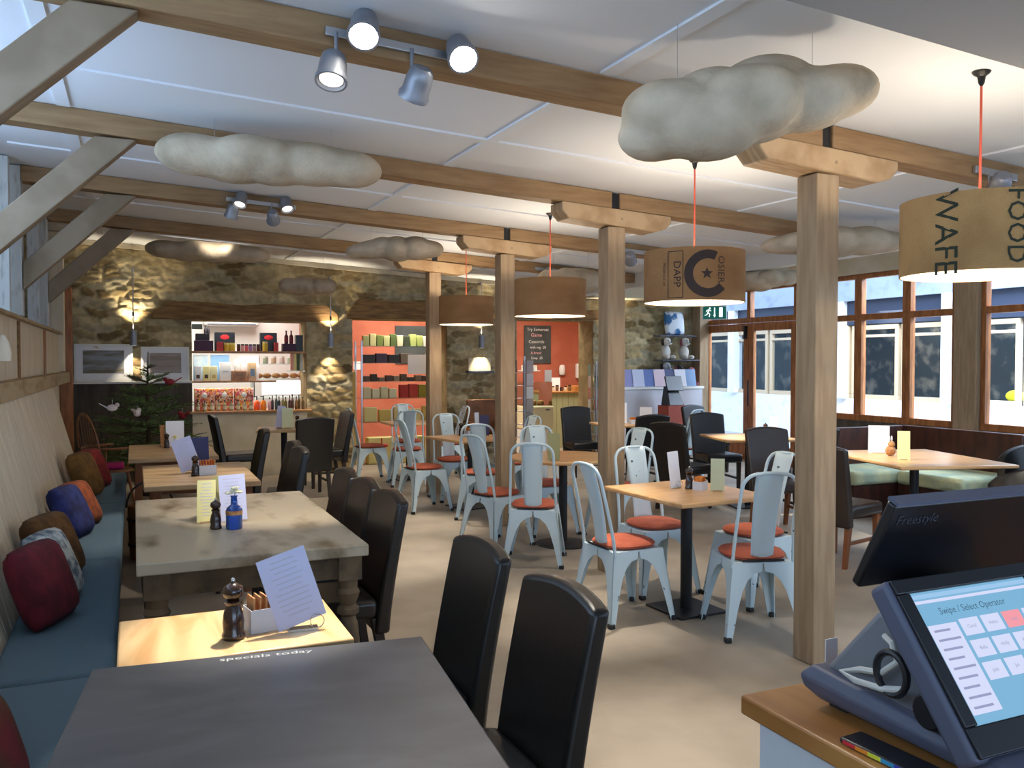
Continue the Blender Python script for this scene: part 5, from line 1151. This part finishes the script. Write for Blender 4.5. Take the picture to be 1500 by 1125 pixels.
for q in ((SX0-.028,SX1+.028,-.045,-.002),(SX0-.028,SX1+.028,SH+.002,SH+.026),(SX0-.028,SX0-.002,-.0015,SH+.0015),(SX1+.002,SX1+.028,-.0015,SH+.0015)): obj('screen_bezel', slab3(*q, -.002, .005), K['black'], P, bev=.002)
sg = lambda n, c, k=.8: glow(n, c, k)
obj('touchscreen', slab3(SX0-.002, SX1+.002, -.002, SH+.002, -.0019, -.0005), sg('screen_blue', S(118,172,206)), P, smooth=0)
def ui(name, a, b_, c, d, m, dd=.0006):
    return obj(name, B().quad(*[onscreen(SX0+ws*x, SH*s, dd) for x, s in ((a,c),(b_,c),(b_,d),(a,d))]), m, P, smooth=0)
lil, pk, tx = sg('screen_white', S(206,212,240)), sg('screen_pink', S(236,150,160)), sg('screen_text', S(146,150,186)); tx2 = sg('screen_dark_text', S(60,90,110))
ui('screen_title_bar', 0, 1, .955, .99, sg('screen_bar', S(150,190,226))); ui('screen_strip', 0, 1, .915, .94, lil)
ui('screen_list', .01, .245, .06, .74, lil)
for k in range(9): ui('list_line', .04, .17+.05*((k*5)%3)/2, .70-.073*k-.018, .70-.073*k, tx, .0010)
for r_ in range(3):
    for c_ in range(4): ui('screen_button', .27+.185*c_, .43+.185*c_, .62-.175*r_, .755-.175*r_, pk if (r_, c_) == (0, 2) else lil)
def uitext(s, x, y, sz, m):
    obj('screen_text', mapped(text_bm(s, sz), lambda a, c: onscreen(SX0+ws*x+a, SH*y+c, .0012)), m, P, smooth=0)
uitext('Swipe / Select Operator', .44, .835, .0155, tx2)
for (r_, c_), s in zip([(r_, c_) for r_ in range(3) for c_ in range(4)], ('Carol','Helen','Lucy','Mandy','Bella','Holly','Kate','Fran','Jade','Jan','Jess','Sam')): uitext(s, .35+.185*c_, .687-.175*r_, .0085, tx)
ui('screen_logo', .66, .72, .10, .17, tx)
obj('hinge', B().cyl((.05,.10,.125),(.33,.10,.125),.026), K['black'], P); obj('hinge_knob', B().cyl((-.012,.07,.085),(.03,.07,.085),.028,n=18), K['black'], P, bev=.004)
obj('cable_loop', B().tube([(-.002, .145+.030*math.cos(a), .118+.034*math.sin(a)) for a in [2*PI*k/20 for k in range(20)]], .006, 8, True), K['black'], P)
obj('white_cable', B().tube([(.0,.12,.10),(-.004,.16,.088),(-.006,.215,.083),(-.002,.25,.086),(.01,.22,.098),(.004,.17,.11),(.0,.135,.14),(.004,.15,.165),(.01,.17,.17)], .0055, 8), flat('white_cable',206,204,196), P)
obj('display_neck', loft(rect(.12,.24,.19,.24,.15,.15), rect(.12,.24,.238,.272,.30,.30)), K['black'], P, bev=.006)
def disp(x, s, d):                                                    # s up the panel, top leaning to the staff side
    return Vector((x, .222-.070*s/.165, .236+.150*s/.165))+Vector((0,-.906,-.423))*d
obj('display_panel', B().hexa([disp(x,s,d) for d in (-.02,0) for x,s in ((.005,0),(.46,0),(.46,.165),(.012,.165))]), K['blackgl'], P, bev=.005)
obj('display_rim', B().hexa([disp(x,s,d) for d in (-.02,.003) for x,s in ((.012,.1655),(.46,.1655),(.46,.171),(.012,.171))]), K['greyp'], P)
obj('display_lettering', mapped(text_bm('Freestyle', .026), lambda a, c: disp(.075+a, .135+c, .0012)), flat('faint_grey',54,58,66), P, smooth=0)
t = T('mobile_phone', 'dark phone with a rainbow-coloured edge lying beside the till', 'phone', (1.072, .965, CZ+.0004), 4)
obj('phone_body', B().bx(-.026,.026,-.075,.075,0,.010), K['blackgl'], t, bev=.004)
for k, c in enumerate(((200,40,50),(230,140,40),(220,220,60),(50,150,190),(60,60,180))): obj('edge_stripe', B().bx(-.0275,-.0262,.066-.024*(k+1),.066-.024*k,.002,.008), flat('rb%d'%k, *c), t, smooth=0)
tag(obj('paper_tag', B().box((0,0,.041),(.03,.002,.081)), K['card'], smooth=0, loc=(1.232,1.25,CZ+.0005)), 'small white tag standing behind the till at the counter edge', 'tag')
